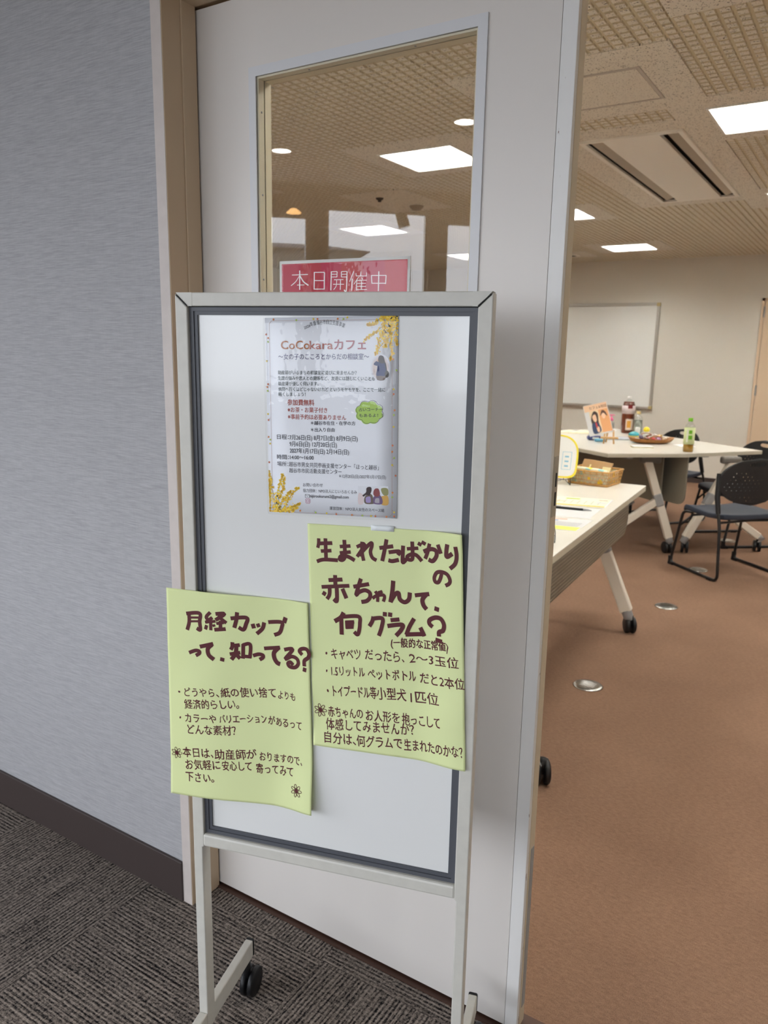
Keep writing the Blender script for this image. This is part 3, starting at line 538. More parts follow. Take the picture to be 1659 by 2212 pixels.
for i, (a0, a1) in enumerate(bwins):
    wdw = thing('window_%d' % (i+6), None, None, kind='structure'); b = MB()
    for x0, x1, z0, z1 in ((a0, a1, .55, .58), (a0, a1, 2.25, 2.28), (a0, a0+.03, .55, 2.28), (a1-.03, a1, .55, 2.28)): b.box((x0, Y-.09, z0), (x1, Y-.05, z1))
    b.build('window_frame', M_SILVER, wdw)
# daylight sampling portals in the window openings
def portal(name, c, n, w, h):
    L = bpy.data.lights.new(name, 'AREA'); L.shape = 'RECTANGLE'; L.size = w; L.size_y = h; L.cycles.is_portal = True
    o = bpy.data.objects.new(name, L); COL.objects.link(o); o.location = c; o.rotation_euler = Vector(n).to_track_quat('-Z', 'Z').to_euler()
for i, (a0, a1, z0, z1) in enumerate(wins):
    portal('window_daylight', Vector(facade((a0+a1)/2, .02, (z0+z1)/2)), -FN, (a1-a0)*1.4142, z1-z0)
for a0, a1 in bwins: portal('window_daylight', ((a0+a1)/2, Y-.02, 1.415), (0, 1, 0), a1-a0, 1.73)
b = MB(); b.box((-80, -90, -3.2), (60, -4.9, -3.1)); b.box((-80, -4.9, -3.2), (-7.3, 20, -3.1)); struct('ground', b, mat('asphalt_ground', (120, 120, 120), .9))
hs = thing('house', 'grey hip-roofed house outside, mirrored in the door glass', 'house', (-20.6, -23.2, -3.1), -PI/4)
b = MB(); b.box((-2.6, -3, 0), (1.9, 3, 8.15)); b.build('wall', mat('house_wall', (176, 170, 160), .8), hs)
b = MB(); b.add([(-3., -3.5, 8.15), (2.3, -3.5, 8.15), (2.3, 3.5, 8.15), (-3., 3.5, 8.15), (-1.6, 0, 8.75), (.9, 0, 8.75)], [(3, 2, 1, 0), (0, 1, 5, 4), (1, 2, 5), (2, 3, 4, 5), (3, 0, 4)]); b.build('roof', mat('house_roof', (92, 92, 96), .7), hs)
# corridor lamps (seen mirrored in the door glass)
for i, (x, y, lb) in enumerate(((-2.931, -.885, 'round white corridor downlight mirrored at left of door glass'), (-1.81, -.882, 'round white corridor downlight mirrored at upper right of door glass'))):
    t = thing('downlight', lb, 'downlight', (x, y, CEIL), group='corridor downlights')
    b = MB(); b.lathe([(.052, -.004), (.064, -.004), (.066, 0), (.052, 0), (.052, -.004)], 24, cap=False); b.build('trim_ring', M_WHITEPL, t)
    b = MB(); b.lathe([(.0, -.003), (.052, -.003)], 24); b.build('lamp', M_DOWN, t)
t = thing('spotlight', 'white cylinder ceiling spotlight mirrored in door glass before the tall window', 'spotlight', (-2.70, -1.72, CEIL))
b = MB(); b.lathe([(.035, -.012), (.035, 0)], 16); b.tube([(0, 0, -.01), (0, 0, -.13)], .008, 8); b.build('mount', M_ACLOUV, t)
b = MB(); b.tube([(.0, .0, -.12), (.045, -.03, -.30)], .036, 16); b.build('head', M_ACLOUV, t)
b = MB(); p = Vector((.046, -.0305, -.301)); q = Vector((.045, -.03, -.18)).normalized(); M = Matrix.Translation(p) @ q.to_track_quat('Z', 'Y').to_matrix().to_4x4(); b.lathe([(0, 0), (.032, 0), (.032, .002), (0, .002)], 16, M=M); b.build('lens', emit_mat('spot_lens', (.8, .9, 1), 4.), t)
t = thing('pendant_lamp', 'small amber pendant lamp mirrored at left of the door glass', 'lamp', (-3.10, -1.20, CEIL))
b = MB(); b.tube([(0, 0, 0), (0, 0, -.25)], .003, 6); b.build('cord', M_BLK, t)
b = MB(); b.lathe([(.0, -.235), (.02, -.24), (.045, -.262), (.045, -.266), (0, -.264)], 20); b.build('lamp_shade', M_ORANGE, t)

# ------------------------------------------------------------------ setting: meeting room
b = MB(); b.box((-7, FAR_Y, 0), (5, FAR_Y+.1, CEIL+.05)); struct('wall_far', b, M_RWALL)
b = MB(); b.box((2.6, 1.44, 0), (2.7, FAR_Y, CEIL+.05)); struct('wall_room_right', b, M_RWALL)
b = MB(); b.box((-7, FAR_Y-.008, 0), (-1.20, FAR_Y, .07)); struct('baseboard_far', b, M_BASE)
LX = [.933, -.787, -2.507, -4.227]; LY = [1.84, 3.87, 5.90, 7.93]; LS = .44
cell, pad, dep = .046, .0335, .007
plain = [(-1.62, -.80, 3.06, 3.79), (-1.62, -.815, 4.01, 6.06), (-.70, .3, 2.2, 2.80)]
for x in LX:
    for y in LY: plain.append((x-.12, x+LS+.12, y-.12, y+LS+.12))
plain += [(-3.35, -2.9, 4.75, 5.45), (-3.3, -2.8, 8.3, 8.7)]
gap = (cell-pad)/2
plain = [(math.floor((a+6.97)/cell)*cell-6.97-gap, math.ceil((b_+6.97)/cell)*cell-6.97-gap, math.floor((c-1.455)/cell)*cell+1.455-gap, math.ceil((d-1.455)/cell)*cell+1.455-gap) for a, b_, c, d in plain]
holes = [(x, x+LS, y, y+LS) for x in LX for y in LY] + [(-1.452, -.960, 4.14, 5.895)]
vs = []; fs = []; mi = []
def rect_free(x0, x1, y0, y1, boxes): return not any(x1 > a and x0 < bb and y1 > c and y0 < d for a, bb, c, d in boxes)
nx = int((2.55+6.95)/cell); ny = int((FAR_Y-1.46)/cell)
for i in range(nx):
    x = -6.97+i*cell
    for j in range(ny):
        y = 1.455+j*cell
        if not rect_free(x, x+pad, y, y+pad, plain): continue
        o = len(vs)
        for z, e in ((CEIL+dep, 0.), (CEIL, .0012)):
            vs += [(x+e, y+e, z), (x+pad-e, y+e, z), (x+pad-e, y+pad-e, z), (x+e, y+pad-e, z)]
        fs += [(o+7, o+6, o+5, o+4), (o, o+4, o+5, o+1), (o+1, o+5, o+6, o+2), (o+2, o+6, o+7, o+3), (o+3, o+7, o+4, o)]; mi += [0]+[1]*4
# plain bands around the fittings, cut into slabs that leave the fitting openings free
def band(x0, x1, y0, y1, hl):
    cx = sorted({x0, x1, *[v for h in hl for v in h[:2] if x0 < v < x1]}); cy = sorted({y0, y1, *[v for h in hl for v in h[2:] if y0 < v < y1]})
    for a, bb in zip(cx, cx[1:]):
        for c, d in zip(cy, cy[1:]):
            if not rect_free(a+1e-4, bb-1e-4, c+1e-4, d-1e-4, hl): continue
            o = len(vs)
            for z in (CEIL+dep, CEIL-.0004): vs.extend([(a, c, z), (bb, c, z), (bb, d, z), (a, d, z)])
            fs.extend([(o+7, o+6, o+5, o+4), (o, o+4, o+5, o+1), (o+1, o+5, o+6, o+2), (o+2, o+6, o+7, o+3), (o+3, o+7, o+4, o)]); mi.extend([0]*5)
done = []
for p in plain: band(*p, holes+done); done.append(p)
# groove bed with fitting openings
n0 = len(fs)
cx = sorted({-7., 2.65, *[v for h in holes for v in h[:2]]}); cy = sorted({1.43, FAR_Y+.02, *[v for h in holes for v in h[2:]]})
for a, bb in zip(cx, cx[1:]):
    for c, d in zip(cy, cy[1:]):
        if rect_free(a+1e-4, bb-1e-4, c+1e-4, d-1e-4, holes):
            o = len(vs); vs += [(a, c, CEIL+dep), (bb, c, CEIL+dep), (bb, d, CEIL+dep), (a, d, CEIL+dep)]; fs.append((o+3, o+2, o+1, o)); mi.append(1)
o = len(vs); vs += [(-7, 1.43, CEIL+.3), (2.7, 1.43, CEIL+.3), (2.7, FAR_Y+.1, CEIL+.3), (-7, FAR_Y+.1, CEIL+.3)]; fs.append((o+3, o+2, o+1, o)); mi.append(1)
b = MB(); b.v = vs; b.f = fs; b.m = mi; b.c = [None]*len(fs); b.sm = [False]*len(fs)
struct('ceiling', b, [M_SPECK, M_GROOVE])

# louvred ceiling lights
def make_light(label):
    t = thing('ceiling_light', label, 'ceiling light', (0, 0, CEIL), group='louvred ceiling lights')
    L = LS
    b = MB(); w = .012
    for x0, x1, y0, y1 in ((-w, 0, -w, L+w), (L, L+w, -w, L+w), (0, L, -w, 0), (0, L, L, L+w)): b.box((x0, y0, -.006), (x1, y1, -.0005))
    for x0, x1, y0, y1 in ((.0005, .003, .0005, L-.0005), (L-.003, L-.0005, .0005, L-.0005), (.003, L-.003, .0005, .003), (.003, L-.003, L-.003, L-.0005)): b.box((x0, y0, -.002), (x1, y1, .07))
    b.build('frame', M_WHITEPL, t)
    b = MB(); b.box((.004, .004, .060), (L-.004, L-.004, .064)); b.build('diffuser', M_LIGHT, t)
    b = MB()
    for k in (1, 2):
        q = L*k/3
        for a0, a1 in (((q-.002, .004, .0), (q+.002, L-.004, .045)), ((.004, q-.002, .0), (L-.004, q+.002, .045))): b.box(a0, a1)
    b.build('louver', M_WHITEPL, t)
    return t
L_LAB = {(1, 1): 'louvred ceiling light at right of the opening, nearest of all', (2, 1): 'brightest louvred ceiling light seen through the door glass, cut by its right frame',
         (2, 2): 'louvred ceiling light half hidden by the door edge', (2, 3): 'small louvred ceiling light above the wall whiteboard, nearest the far wall',
         (3, 2): 'louvred ceiling light in the door glass, above the red sign', (3, 3): 'small louvred ceiling light low in the door glass, beside its right frame'}
first = None
for i, x in enumerate(LX):
    for j, y in enumerate(LY):
        lb = L_LAB.get((i, j), 'louvred ceiling light of the meeting room outside the view')
        if first is None: first = t = make_light(lb)
        else: t = copy_tree(first, None, lb)
        t.location = (x, y, CEIL)

# two-way ceiling air conditioner
AX0, AX1, AY0, AY1 = -1.452, -.960, 4.14, 5.895
t = thing('air_conditioner', 'long ivory ceiling air conditioner with two dark air slots', 'air conditioner', (0, 0, CEIL))
b = MB(); w = .016
for x0, x1, y0, y1 in ((AX0-.01, AX0+w, AY0-.01, AY1+.01), (AX1-w, AX1+.01, AY0-.01, AY1+.01), (AX0+w, AX1-w, AY0-.01, AY0+w), (AX0+w, AX1-w, AY1-w, AY1+.01)): b.box((x0, y0, -.012), (x1, y1, .004), bev=.003)
b.build('frame', M_ACW, t)
b = MB(); b.box((AX0+.105, AY0+w, -.010), (AX1-.105, AY1-w, .01), bev=.003); b.build('panel', M_ACW, t)
b = MB(); b.box((AX0, AY0, .06), (AX1, AY1, .07)); b.box((AX0+.001, AY0, .004), (AX0+.004, AY1, .07)); b.box((AX1-.004, AY0, .004), (AX1-.001, AY1, .07)); b.box((AX0, AY0+.001, .004), (AX1, AY0+.004, .07)); b.box((AX0, AY1-.004, .004), (AX1, AY1-.001, .07)); b.build('casing', M_ACDARK, t)
for x, s in ((AX0+.055, 1), (AX1-.055, -1)):
    b = MB(); M = Matrix.Translation((x+.006, 0, .006)) @ Matrix.Rotation(-.22, 4, 'Y'); b.box((-.027, AY0+.03, -.003), (.027, AY1-.03, .003), M=M, bev=.002); b.build('louver', M_ACLOUV, t)
t = thing('access_hatch', 'square speckled ceiling access hatch in a thin grey metal trim', 'hatch', (0, 0, CEIL))
HX0, HX1, HY0, HY1 = -1.34, -.917, 3.207, 3.623
b = MB(); w = .013
for x0, x1, y0, y1 in ((HX0, HX0+w, HY0, HY1), (HX1-w, HX1, HY0, HY1), (HX0+w, HX1-w, HY0, HY0+w), (HX0+w, HX1-w, HY1-w, HY1)): b.box((x0, y0, -.005), (x1, y1, -.0005))
b.build('trim_frame', M_TRIMGREY, t)
b = MB(); b.box((HX0+w+.003, HY0+w+.003, -.004), (HX1-w-.003, HY1-w-.003, -.0008)); b.build('panel', M_SPECK, t)
b = MB(); b.lathe([(.022, -.012), (.028, -.004), (.028, 0)], 14, c=(-3.169, 4.904, CEIL)); b.lathe([(.012, -.026), (.014, -.012)], 12, c=(-3.169, 4.904, CEIL)); b.build('sprinkler', M_ACDARK, label='small dark round ceiling sprinkler, farther left one in the door glass', cat='sprinkler')
b = MB(); b.lathe([(.03, -.03), (.05, -.012), (.055, 0)], 18, c=(-3.083, 5.28, CEIL)); b.build('smoke_detector', M_ACLOUV, label='dark disc smoke detector right of the sprinkler in the door glass', cat='smoke detector')
b = MB(); b.box((-3.2, 8.42, CEIL-.012), (-2.93, 8.56, CEIL-.0005), bev=.003); b.box((-3.17, 8.45, CEIL-.0135), (-2.96, 8.53, CEIL-.0115), 1); b.build('air_vent', [M_ACW, M_ACDARK], label='small ceiling vent with dark slot near the far wall', cat='vent')

# far wall: whiteboard and door
t = thing('wall_whiteboard', 'large white wall board with slim aluminium frame on the far wall', 'whiteboard', (0, FAR_Y, 0))
BX0, BX1, BZ0, BZ1 = -4.0, -2.207, .805, 1.990
b = MB(); b.box((BX0, -.020, BZ0), (BX1, -.002, BZ1)); b.build('board', mat('wall_board_white', (246, 248, 245), .4), t)
b = MB(); w = .026
for x0, x1, z0, z1 in ((BX0-.005, BX1+.005, BZ1-w, BZ1+.005), (BX0-.005, BX1+.005, BZ0-.005, BZ0+w), (BX0-.005, BX0+w, BZ0, BZ1), (BX1-w, BX1+.005, BZ0, BZ1)): b.box((x0, -.032, z0), (x1, -.001, z1), bev=.003)
b.build('frame', M_SILVER, t)
for x, z in ((BX1-.02, BZ0), (BX1-.02, BZ1-.03), (BX0, BZ0), (BX0, BZ1-.03)):
    b = MB(); b.box((x-.012, -.036, z-.006), (x+.028, -.001, z+.034), bev=.004); b.build('corner_cap', mat('brass_corner', (196, 178, 128), .4), t)
d2 = thing('door_2', None, None, (0, FAR_Y, 0), kind='structure')
b = MB(); b.box((-1.164, -.02, 0), (-1.135, -.001, 2.02)); b.box((-.33, -.02, 0), (-.30, -.001, 2.02)); b.box((-1.164, -.02, 1.995), (-.30, -.001, 2.02)); b.build('door_frame', M_RDOOR, d2)
b = MB(); b.box((-1.130, -.014, .01), (-.335, -.001, 1.99)); b.build('door_leaf', M_RDOOR, d2)
for z in (1.06, 1.88): b = MB(); b.tube([(-1.1325, -.022, z-.055), (-1.1325, -.022, z+.055)], .008, 8); b.build('hinge', M_LEGGREY, d2)
b = MB(); b.tube(fillet([(-.42, -.014, .98), (-.42, -.06, .98), (-.53, -.06, .98)], .015), .008, 8); b.build('door_handle', M_STEEL, d2)

# ------------------------------------------------------------------ the notice board on its wheeled stand
A16 = math.radians(16)
BO = Vector((ORIGIN[0], ORIGIN[1], 0)); BZ = CAM_H + ORIGIN[2]        # inner top-left corner of the writing surface
bd = thing('notice_board', 'white standing notice board in an ivory frame on castors before the door', 'notice board', tuple(BO), A16)
IW, IH = .4385, .9065
U0, U1, V1 = -.0345, IW+.0345, .034                                       # outer frame
b = MB(); b.box((-.006, 0, BZ-IH-.006), (IW+.006, .012, BZ+.006)); b.build('board_panel', M_MARK, bd)
b = MB(); g = .0130
def miter(b, o, i, f, k, mi=0):
    """mitred frame: outer rect o, inner rect i (u0,u1,z0,z1), front w f, back w k"""
    O = [(o[0], o[2]), (o[1], o[2]), (o[1], o[3]), (o[0], o[3])]; I = [(i[0], i[2]), (i[1], i[2]), (i[1], i[3]), (i[0], i[3])]
    for q in range(4):
        r = (q+1) % 4
        vs = [(*O[q], f), (*O[r], f), (*I[r], f), (*I[q], f), (*O[q], k), (*O[r], k), (*I[r], k), (*I[q], k)]
        b.add([(u, w, z) for u, z, w in vs], [(0, 1, 2, 3), (7, 6, 5, 4), (0, 4, 5, 1), (2, 6, 7, 3), (1, 5, 6, 2), (3, 7, 4, 0)], mi)
miter(b, (-g, IW+g, BZ-IH-g, BZ+g), (0, IW, BZ-IH, BZ), -.0035, .010)
miter(b, (-g, IW+g, BZ-IH-g, BZ+g), (-g*.45, IW+g*.45, BZ-IH-g*.45, BZ+g*.45), -.0055, -.003)
b.build('channel', M_GREYPVC, bd)
b = MB(); b.box((U0+.022, -.0115, BZ+g), (U1-.022, .0165, BZ+V1), bev=.0015)
zt = BZ+V1
b.add([(u, w, z) for w in (-.0118, .0165) for u, z in ((U0+.0015, zt), (-g+.001, BZ+g), (U0+.03, BZ+g), (U0+.03, zt))], [(0, 1, 2, 3), (7, 6, 5, 4), (0, 4, 5, 1), (3, 2, 6, 7), (0, 3, 7, 4), (1, 5, 6, 2)])
b.add([(u, w, z) for w in (-.0118, .0165) for u, z in ((U1-.0015, zt), (IW+g-.001, BZ+g), (U1-.03, BZ+g), (U1-.03, zt))], [(3, 2, 1, 0), (4, 5, 6, 7), (1, 5, 4, 0), (7, 6, 2, 3), (4, 7, 3, 0), (2, 6, 5, 1)])
b.build('top_rail', M_ALU, bd)
b = MB(); b.box((-g-.0015, -.0135, BZ-IH-g-.0245), (IW+g+.0015, .0145, BZ-IH-g), bev=.004); b.build('bottom_rail', M_ALU, bd)
for s in (0, 1):
    ua, ub = (U0, -g) if s == 0 else (IW+g, U1)
    b = MB(); zb = .088
    tz = [(ua, zt-.0015), (ub, BZ+g-.0015)] if s == 0 else [(ub, zt-.0015), (ua, BZ+g-.0015)]
    o2, i2 = tz
    low = BZ-IH-g-.026
    ul = ub-.0035 if s == 0 else ub; ual = ua if s == 0 else ua+.0035
    poly = [(o2[0], o2[1]), (i2[0], i2[1]), (i2[0], low), ((ul if s == 0 else ual), low-.001), ((ul if s == 0 else ual), zb), (o2[0], zb)]
    if s: poly = list(reversed(poly))
    vs = [(u, -.0125, z) for u, z in poly]+[(u, .0165, z) for u, z in poly]; n = 6
    b.add(vs, [tuple(range(n)), tuple(reversed(range(n, 2*n)))]+[((i+1) % n, i, n+i, n+(i+1) % n) for i in range(n)])
    p = b.build('post', M_ALU, bd); bevel(p, .0018)
    uc = (ul+ua)/2 if s == 0 else (ub+ual)/2
    b = MB(); b.box((uc-.0085, .0165, .090), (uc+.0085, .186, .129), bev=.002); b.box((uc-.0085, -.10, .090), (uc+.0085, -.0125, .129), bev=.002)
    f = b.build('foot_bar', M_ALU, bd)
    for w0, w1 in ((.186, .1925), (-.1065, -.10)):
        b = MB(); b.box((uc-.0092, w0, .089), (uc+.0092, w1, .130), bev=.003); b.build('end_cap', M_BLK, f)
    for w in (.172, -.085):
        c = MB(); c.lathe([(.008, .05), (.008, .097)], 12, c=(uc, w, 0)); M = Matrix.Translation((uc+.004, w+.010, .0312)) @ Matrix.Rotation(PI/2+.0, 4, 'Y')
        for off in (-.0135, .0035): c.lathe([(.0, off), (.029, off), (.031, off+.002), (.031, off+.009), (.029, off+.011), (0, off+.011)], 22, M=M)
        c.box((uc-.003, w+.004, .024), (uc+.007, w+.020, .058), bev=.003)
        c.build('castor', M_BLK, bd)
    if s == 0:
        b = MB(); b.tube([(U0+.003, -.0124, zt-.004), (-g, -.0124, BZ+g+.0005)], .0011, 6); b.build('miter_joint', M_BLK, bd)
    else:
        b = MB(); b.tube([(U1-.003, -.0124, zt-.004), (IW+g, -.0124, BZ+g+.0005)], .0011, 6); b.build('miter_joint', M_BLK, bd)
# gap lines where the top rail meets the channel
b = MB(); b.box((-g, -.0066, BZ+g-.0012), (IW+g, -.005, BZ+g+.0002)); b.build('seam', M_BLACK, bd)

def hom(H, x, y):
    q = H[2][0]*x+H[2][1]*y+H[2][2]
    return (H[0][0]*x+H[0][1]*y+H[0][2])/q, (H[1][0]*x+H[1][1]*y+H[1][2])/q
def smooth(a, b2, x):
    t = max(0., min(1., (x-a)/(b2-a))); return t*t*(3-2*t)
def board_obj(name, u, z, **kw):
    """empty on the board at (u, z); sheets are built relative to it"""
    M = Matrix.Translation(BO) @ Matrix.Rotation(A16, 4, 'Z'); p = M @ Vector((u, 0, z))
    return thing(name, loc=tuple(p), rz=A16, **kw), Vector((u, 0, z))

# ---- laminated poster
INKC = {'m': lin((84, 16, 24)), 'c': lin((182, 112, 66)), 'd': lin((186, 116, 104)), 'e': lin((178, 108, 116)), 'p': lin((92, 86, 122)), 'g': lin((62, 74, 74)),
        'r': lin((168, 74, 62)), 'k': lin((48, 46, 56))}
po, PO = board_obj('event_poster', .22, BZ-.155, label='laminated white event poster with yellow blossom corners on the notice board', cat='poster')
def S_po(x, y, e):
    u, v = hom(H_po, x, y); return Vector((u, -.0016-e, BZ+v)) - PO
def grid_sheet(surf, x0, x1, y0, y1, nx, ny, thick=.0002, corner=0.):
    b = MB(); vs = []
    for s in (0., -thick):
        for j in range(ny+1):
            for i in range(nx+1):
                x, y = x0+(x1-x0)*i/nx, y0+(y1-y0)*j/ny
                if corner:
                    for cx_, sx in ((x0, 1), (x1, -1)):
                        for cy_, sy in ((y0, 1), (y1, -1)):
                            dx_, dy_ = (x-cx_)*sx, (y-cy_)*sy
                            if dx_ < corner and dy_ < corner:
                                ex, ey = corner-dx_, corner-dy_; r = math.hypot(ex, ey); m = max(ex, ey)
                                if r > 0: x = cx_+sx*(corner-ex*m/r); y = cy_+sy*(corner-ey*m/r)
                vs.append(surf(x, y, s))
    W = nx+1; T = W*(ny+1); fs = []
    for j in range(ny):
        for i in range(nx):
            a = j*W+i; fs.append((a+W, a+W+1, a+1, a)); fs.append((T+a, T+a+1, T+a+W+1, T+a+W))
    ring = [i for i in range(nx+1)]+[j*W+nx for j in range(1, ny+1)]+[ny*W+i for i in range(nx-1, -1, -1)]+[j*W for j in range(ny-1, 0, -1)]
    for a, c in zip(ring, ring[1:]+ring[:1]): fs.append((a, c, T+c, T+a))
    b.add(vs, fs, 0, None, True); return b
grid_sheet(S_po, 0, 210, 0, 297, 6, 8).build('paper', mat('bright_poster_paper', (236, 238, 244), .5), po)
b = MB(); E2 = .00035
# blossom print in two corners, loose berries in the margin, thin frame line
yel = [lin(c) for c in ((250, 212, 52), (255, 224, 84), (236, 190, 48), (252, 206, 90))]; dark = lin((30, 44, 44)); brn = lin((150, 110, 70))
bx = [BORDER for BORDER in PTS_po['border']]
(ax, ay), (bx_, by_), (cx_, cy_), (dx_, dy_) = bx
loop = [(ax+4, ay), (bx_-4, by_), (bx_, by_+4), (cx_, cy_-4), (cx_-4, cy_), (dx_+4, dy_), (dx_, dy_-4), (ax, ay+4), (ax+4, ay)]
for p, q in zip(loop, loop[1:]): stroke_on(b, S_po, .35, [p, q], lin((176, 130, 110)), E2)
R = random.Random(3)
for k, br in enumerate(BRANCH_po):
    P = spline([(x, y, 0) for x, y in br], 10)
    stroke_on(b, S_po, .5, [(p.x, p.y) for p in P], lin((110, 100, 50)), E2+.00002)
    n = 62
    for i in range(n):
        p = P[int(i/n*len(P))]; t = i/n; sp = 4.2*(1.05-t*.75)
        x, y = p.x+R.gauss(0, sp*.6), p.y+R.gauss(0, sp*.6); r = R.uniform(.8, 2.0)
        x = min(208.6, max(1.2, x)); y = min(295.6, max(1.2, y))
        blob_on(b, S_po, x, y, r, r*R.uniform(.8, 1.05), R.choice(yel), E2+.00004+k*.000002, 9, R.uniform(0, 3))
for x, y in ((199, 2.5), (196, 14), (190, 22), (207, 2), (14, 283), (18, 290), (15, 272)):
    for q in range(3): blob_on(b, S_po, x+R.uniform(-1.5, 1.5), y+R.uniform(-2, 2), .7, 1.9, dark, E2+.0001, 8, R.uniform(0, 3))
for i, (x, y) in enumerate(DOTS_po):
    c = [lin((206, 126, 66)), lin((166, 190, 90)), lin((214, 190, 60)), lin((196, 108, 70))][i % 4]
    x = min(207.6, max(1.6, x)); y = min(295, max(1.4, y))
    blob_on(b, S_po, x, y, 1.5, 1.5, c, E2+.00004, 12)
    stroke_on(b, S_po, .35, [(x, y), (x+R.uniform(-3.4, 3.4), min(295.5, max(1, y+R.uniform(-3.4, 3.4))))], brn, E2+.00002)
b.build('blossom_print', M_INK, po)
b = MB()
(ox, oy), (ex, ey), (fx, fy) = PTS_po['ov']
for k in range(5): blob_on(b, S_po, ox, oy, (ex-ox)*(1-.07*k), (fy-oy)*(1-.07*k), tuple(c0*(1-k/4)+c1*k/4 for c0, c1 in zip(lin((228, 230, 238)), lin((216, 200, 196)))), E2+.00002*k, 28)
e3 = E2+.00014
for nm, c in (('pants', (120, 104, 98)), ('jacket', (38, 52, 104)), ('skin', (206, 168, 148)), ('hair', (54, 42, 44)), ('strap', (44, 42, 44)), ('bag', (64, 60, 58))):
    poly_on(b, S_po, FIG[nm], lin(c), e3); e3 += .00003
b.build('photo_of_girl', M_INK, po)
b = MB(); g4 = PTS_po['gl']; poly_on(b, S_po, g4, lin((228, 230, 236)), E2+.00001, False); e3 = E2+.00003
for nm, c in (('shrub', (222, 206, 206)), ('leafy', (146, 146, 96)), ('gold', (210, 164, 84)), ('l_body', (108, 94, 84)), ('l_hair', (58, 44, 46)), ('l_pack', (164, 148, 196)), ('r_body', (112, 90, 128)), ('r_hair', (142, 70, 74)), ('r_pack', (176, 168, 178))):
    poly_on(b, S_po, FIG2[nm], lin(c), e3); e3 += .00003
b.build('photo_of_two_girls', M_INK, po)
b = MB()
cxb, cyb = BUBBLE_po[0]
def cloud(dx_, dy_, k):
    pts = []
    for i in range(72):
        a = 2*PI*i/72; r = .93+.15*abs(math.sin(a*4+.4)); pts.append((cxb+dx_+k*20.5*r*math.cos(a), cyb+dy_+k*16.2*r*math.sin(a)))
    return pts
b.add([S_po(x, y, E2+.00002) for x, y in cloud(-.8, .8, 1)], [tuple(range(72))], 0, lin((168, 204, 82)))
c2 = cloud(.3, -.3, 1.0)
for p, q in zip(c2, c2[1:]+c2[:1]): stroke_on(b, S_po, .55, [p, q], lin((40, 44, 40)), E2+.00006)
b.build('speech_bubble', M_INK, po)
b = MB()
for t, x0, y0, x1, y1, h, c, fat in LINES_po: text_on(b, S_po, t, x0, y0, x1, y1, h, INKC[c], fat, E2+.00012)
arc = spline([(x, y, 0) for x, y in ARC_po], 12)
tot = sum((q-p).length for p, q in zip(arc, arc[1:])); s = '2026年度越谷市自立支援事業'; wts = [.55]*4+[1]*12; W_ = sum(wts); pos = 0
def at_len(l):
    for p, q in zip(arc, arc[1:]):
        d_ = (q-p).length
        if l <= d_: return p+(q-p)*(l/d_), (q-p).normalized()
        l -= d_
    return arc[-1], (arc[-1]-arc[-2]).normalized()
for ch, w_ in zip(s, wts):
    l0 = pos/W_*tot; pos += w_; p, d_ = at_len(l0+.08); wd_ = w_/W_*tot*.9
    text_on(b, S_po, ch, p.x, p.y, p.x+d_.x*wd_, p.y+d_.y*wd_, 6.2 if w_ == 1 else 5., INKC['k'], 0., E2+.00012)
e4 = PTS_po['env']; 
for p, q in zip(e4, e4[1:]+e4[:1]): stroke_on(b, S_po, .4, [p, q], INKC['k'], E2+.0001)
mid = ((e4[0][0]+e4[1][0])/2, e4[0][1]+(e4[3][1]-e4[0][1])*.62)
for p in (e4[0], e4[1]): stroke_on(b, S_po, .35, [p, mid], INKC['k'], E2+.0001)
c4 = PTS_po['cam']; pk = lin((176, 70, 110)); cxm = sum(p[0] for p in c4)/4; cym = sum(p[1] for p in c4)/4; rr = (c4[1][0]-c4[0][0])/2
rs = [(cxm+rr*math.copysign(abs(math.cos(a))**.45, math.cos(a)), cym+rr*math.copysign(abs(math.sin(a))**.45, math.sin(a))) for a in [2*PI*i/32 for i in range(32)]]
for p, q in zip(rs, rs[1:]+rs[:1]): stroke_on(b, S_po, .6, [p, q], pk, E2+.0001)
rs = [(cxm+rr*.5*math.cos(2*PI*i/20), cym+rr*.5*math.sin(2*PI*i/20)) for i in range(20)]
for p, q in zip(rs, rs[1:]+rs[:1]): stroke_on(b, S_po, .55, [p, q], pk, E2+.0001)
blob_on(b, S_po, cxm+rr*.55, cym-rr*.55, .3, .3, pk, E2+.0001)
b.build('lettering', M_INK, po)
def S_lam(x, y, e): return S_po(x, y, e+.0009)
b = grid_sheet(S_lam, -3.2, 213.2, -1.5, 301, 24, 30, .0007, corner=4.5); b.build('laminate_film', M_FILM, po)

# ---- two hand-written yellow sheets
def flower(b, surf, x, y, r, col, n=7):
    for k in range(n):
        a = 2*PI*k/n; c, s_ = math.cos(a), math.sin(a); P = []
        for q in range(13):
            t = 2*PI*q/12; u = r*.58+r*.42*math.cos(t); v = r*.2*math.sin(t); P.append((x+u*c-v*s_, y+u*s_+v*c))
        stroke_on(b, surf, r*.09, P, col, .0005)
        stroke_on(b, surf, r*.12, [(x, y), (x+r*.45*c, y+r*.45*s_)], col, .0005)
    blob_on(b, surf, x, y, r*.17, r*.17, col, .0005)
def bumpy(x, y, s): return .0024*(noise.noise(Vector((x*.012, y*.016, s)))*.5+.5)
def w_yr(u, v, x, y):
    return .0014+.0128*smooth(.372, .4515, u) + bumpy(x, y, 3.) + .0012*(1+math.sin(y*.055+x*.02))*smooth(150, 300, y) + .0025*smooth(320, 364, y) + .004*smooth(235, 257, x)*smooth(30, 0, y)
def w_yl(u, v, x, y):
    return .0018+.0128*(1-smooth(-.0135, .14, u)) + bumpy(x, y, 9.) + .010*smooth(180, 257, x)*smooth(250, 364, y) + .003*smooth(300, 364, y) + .0035*smooth(215, 257, x)
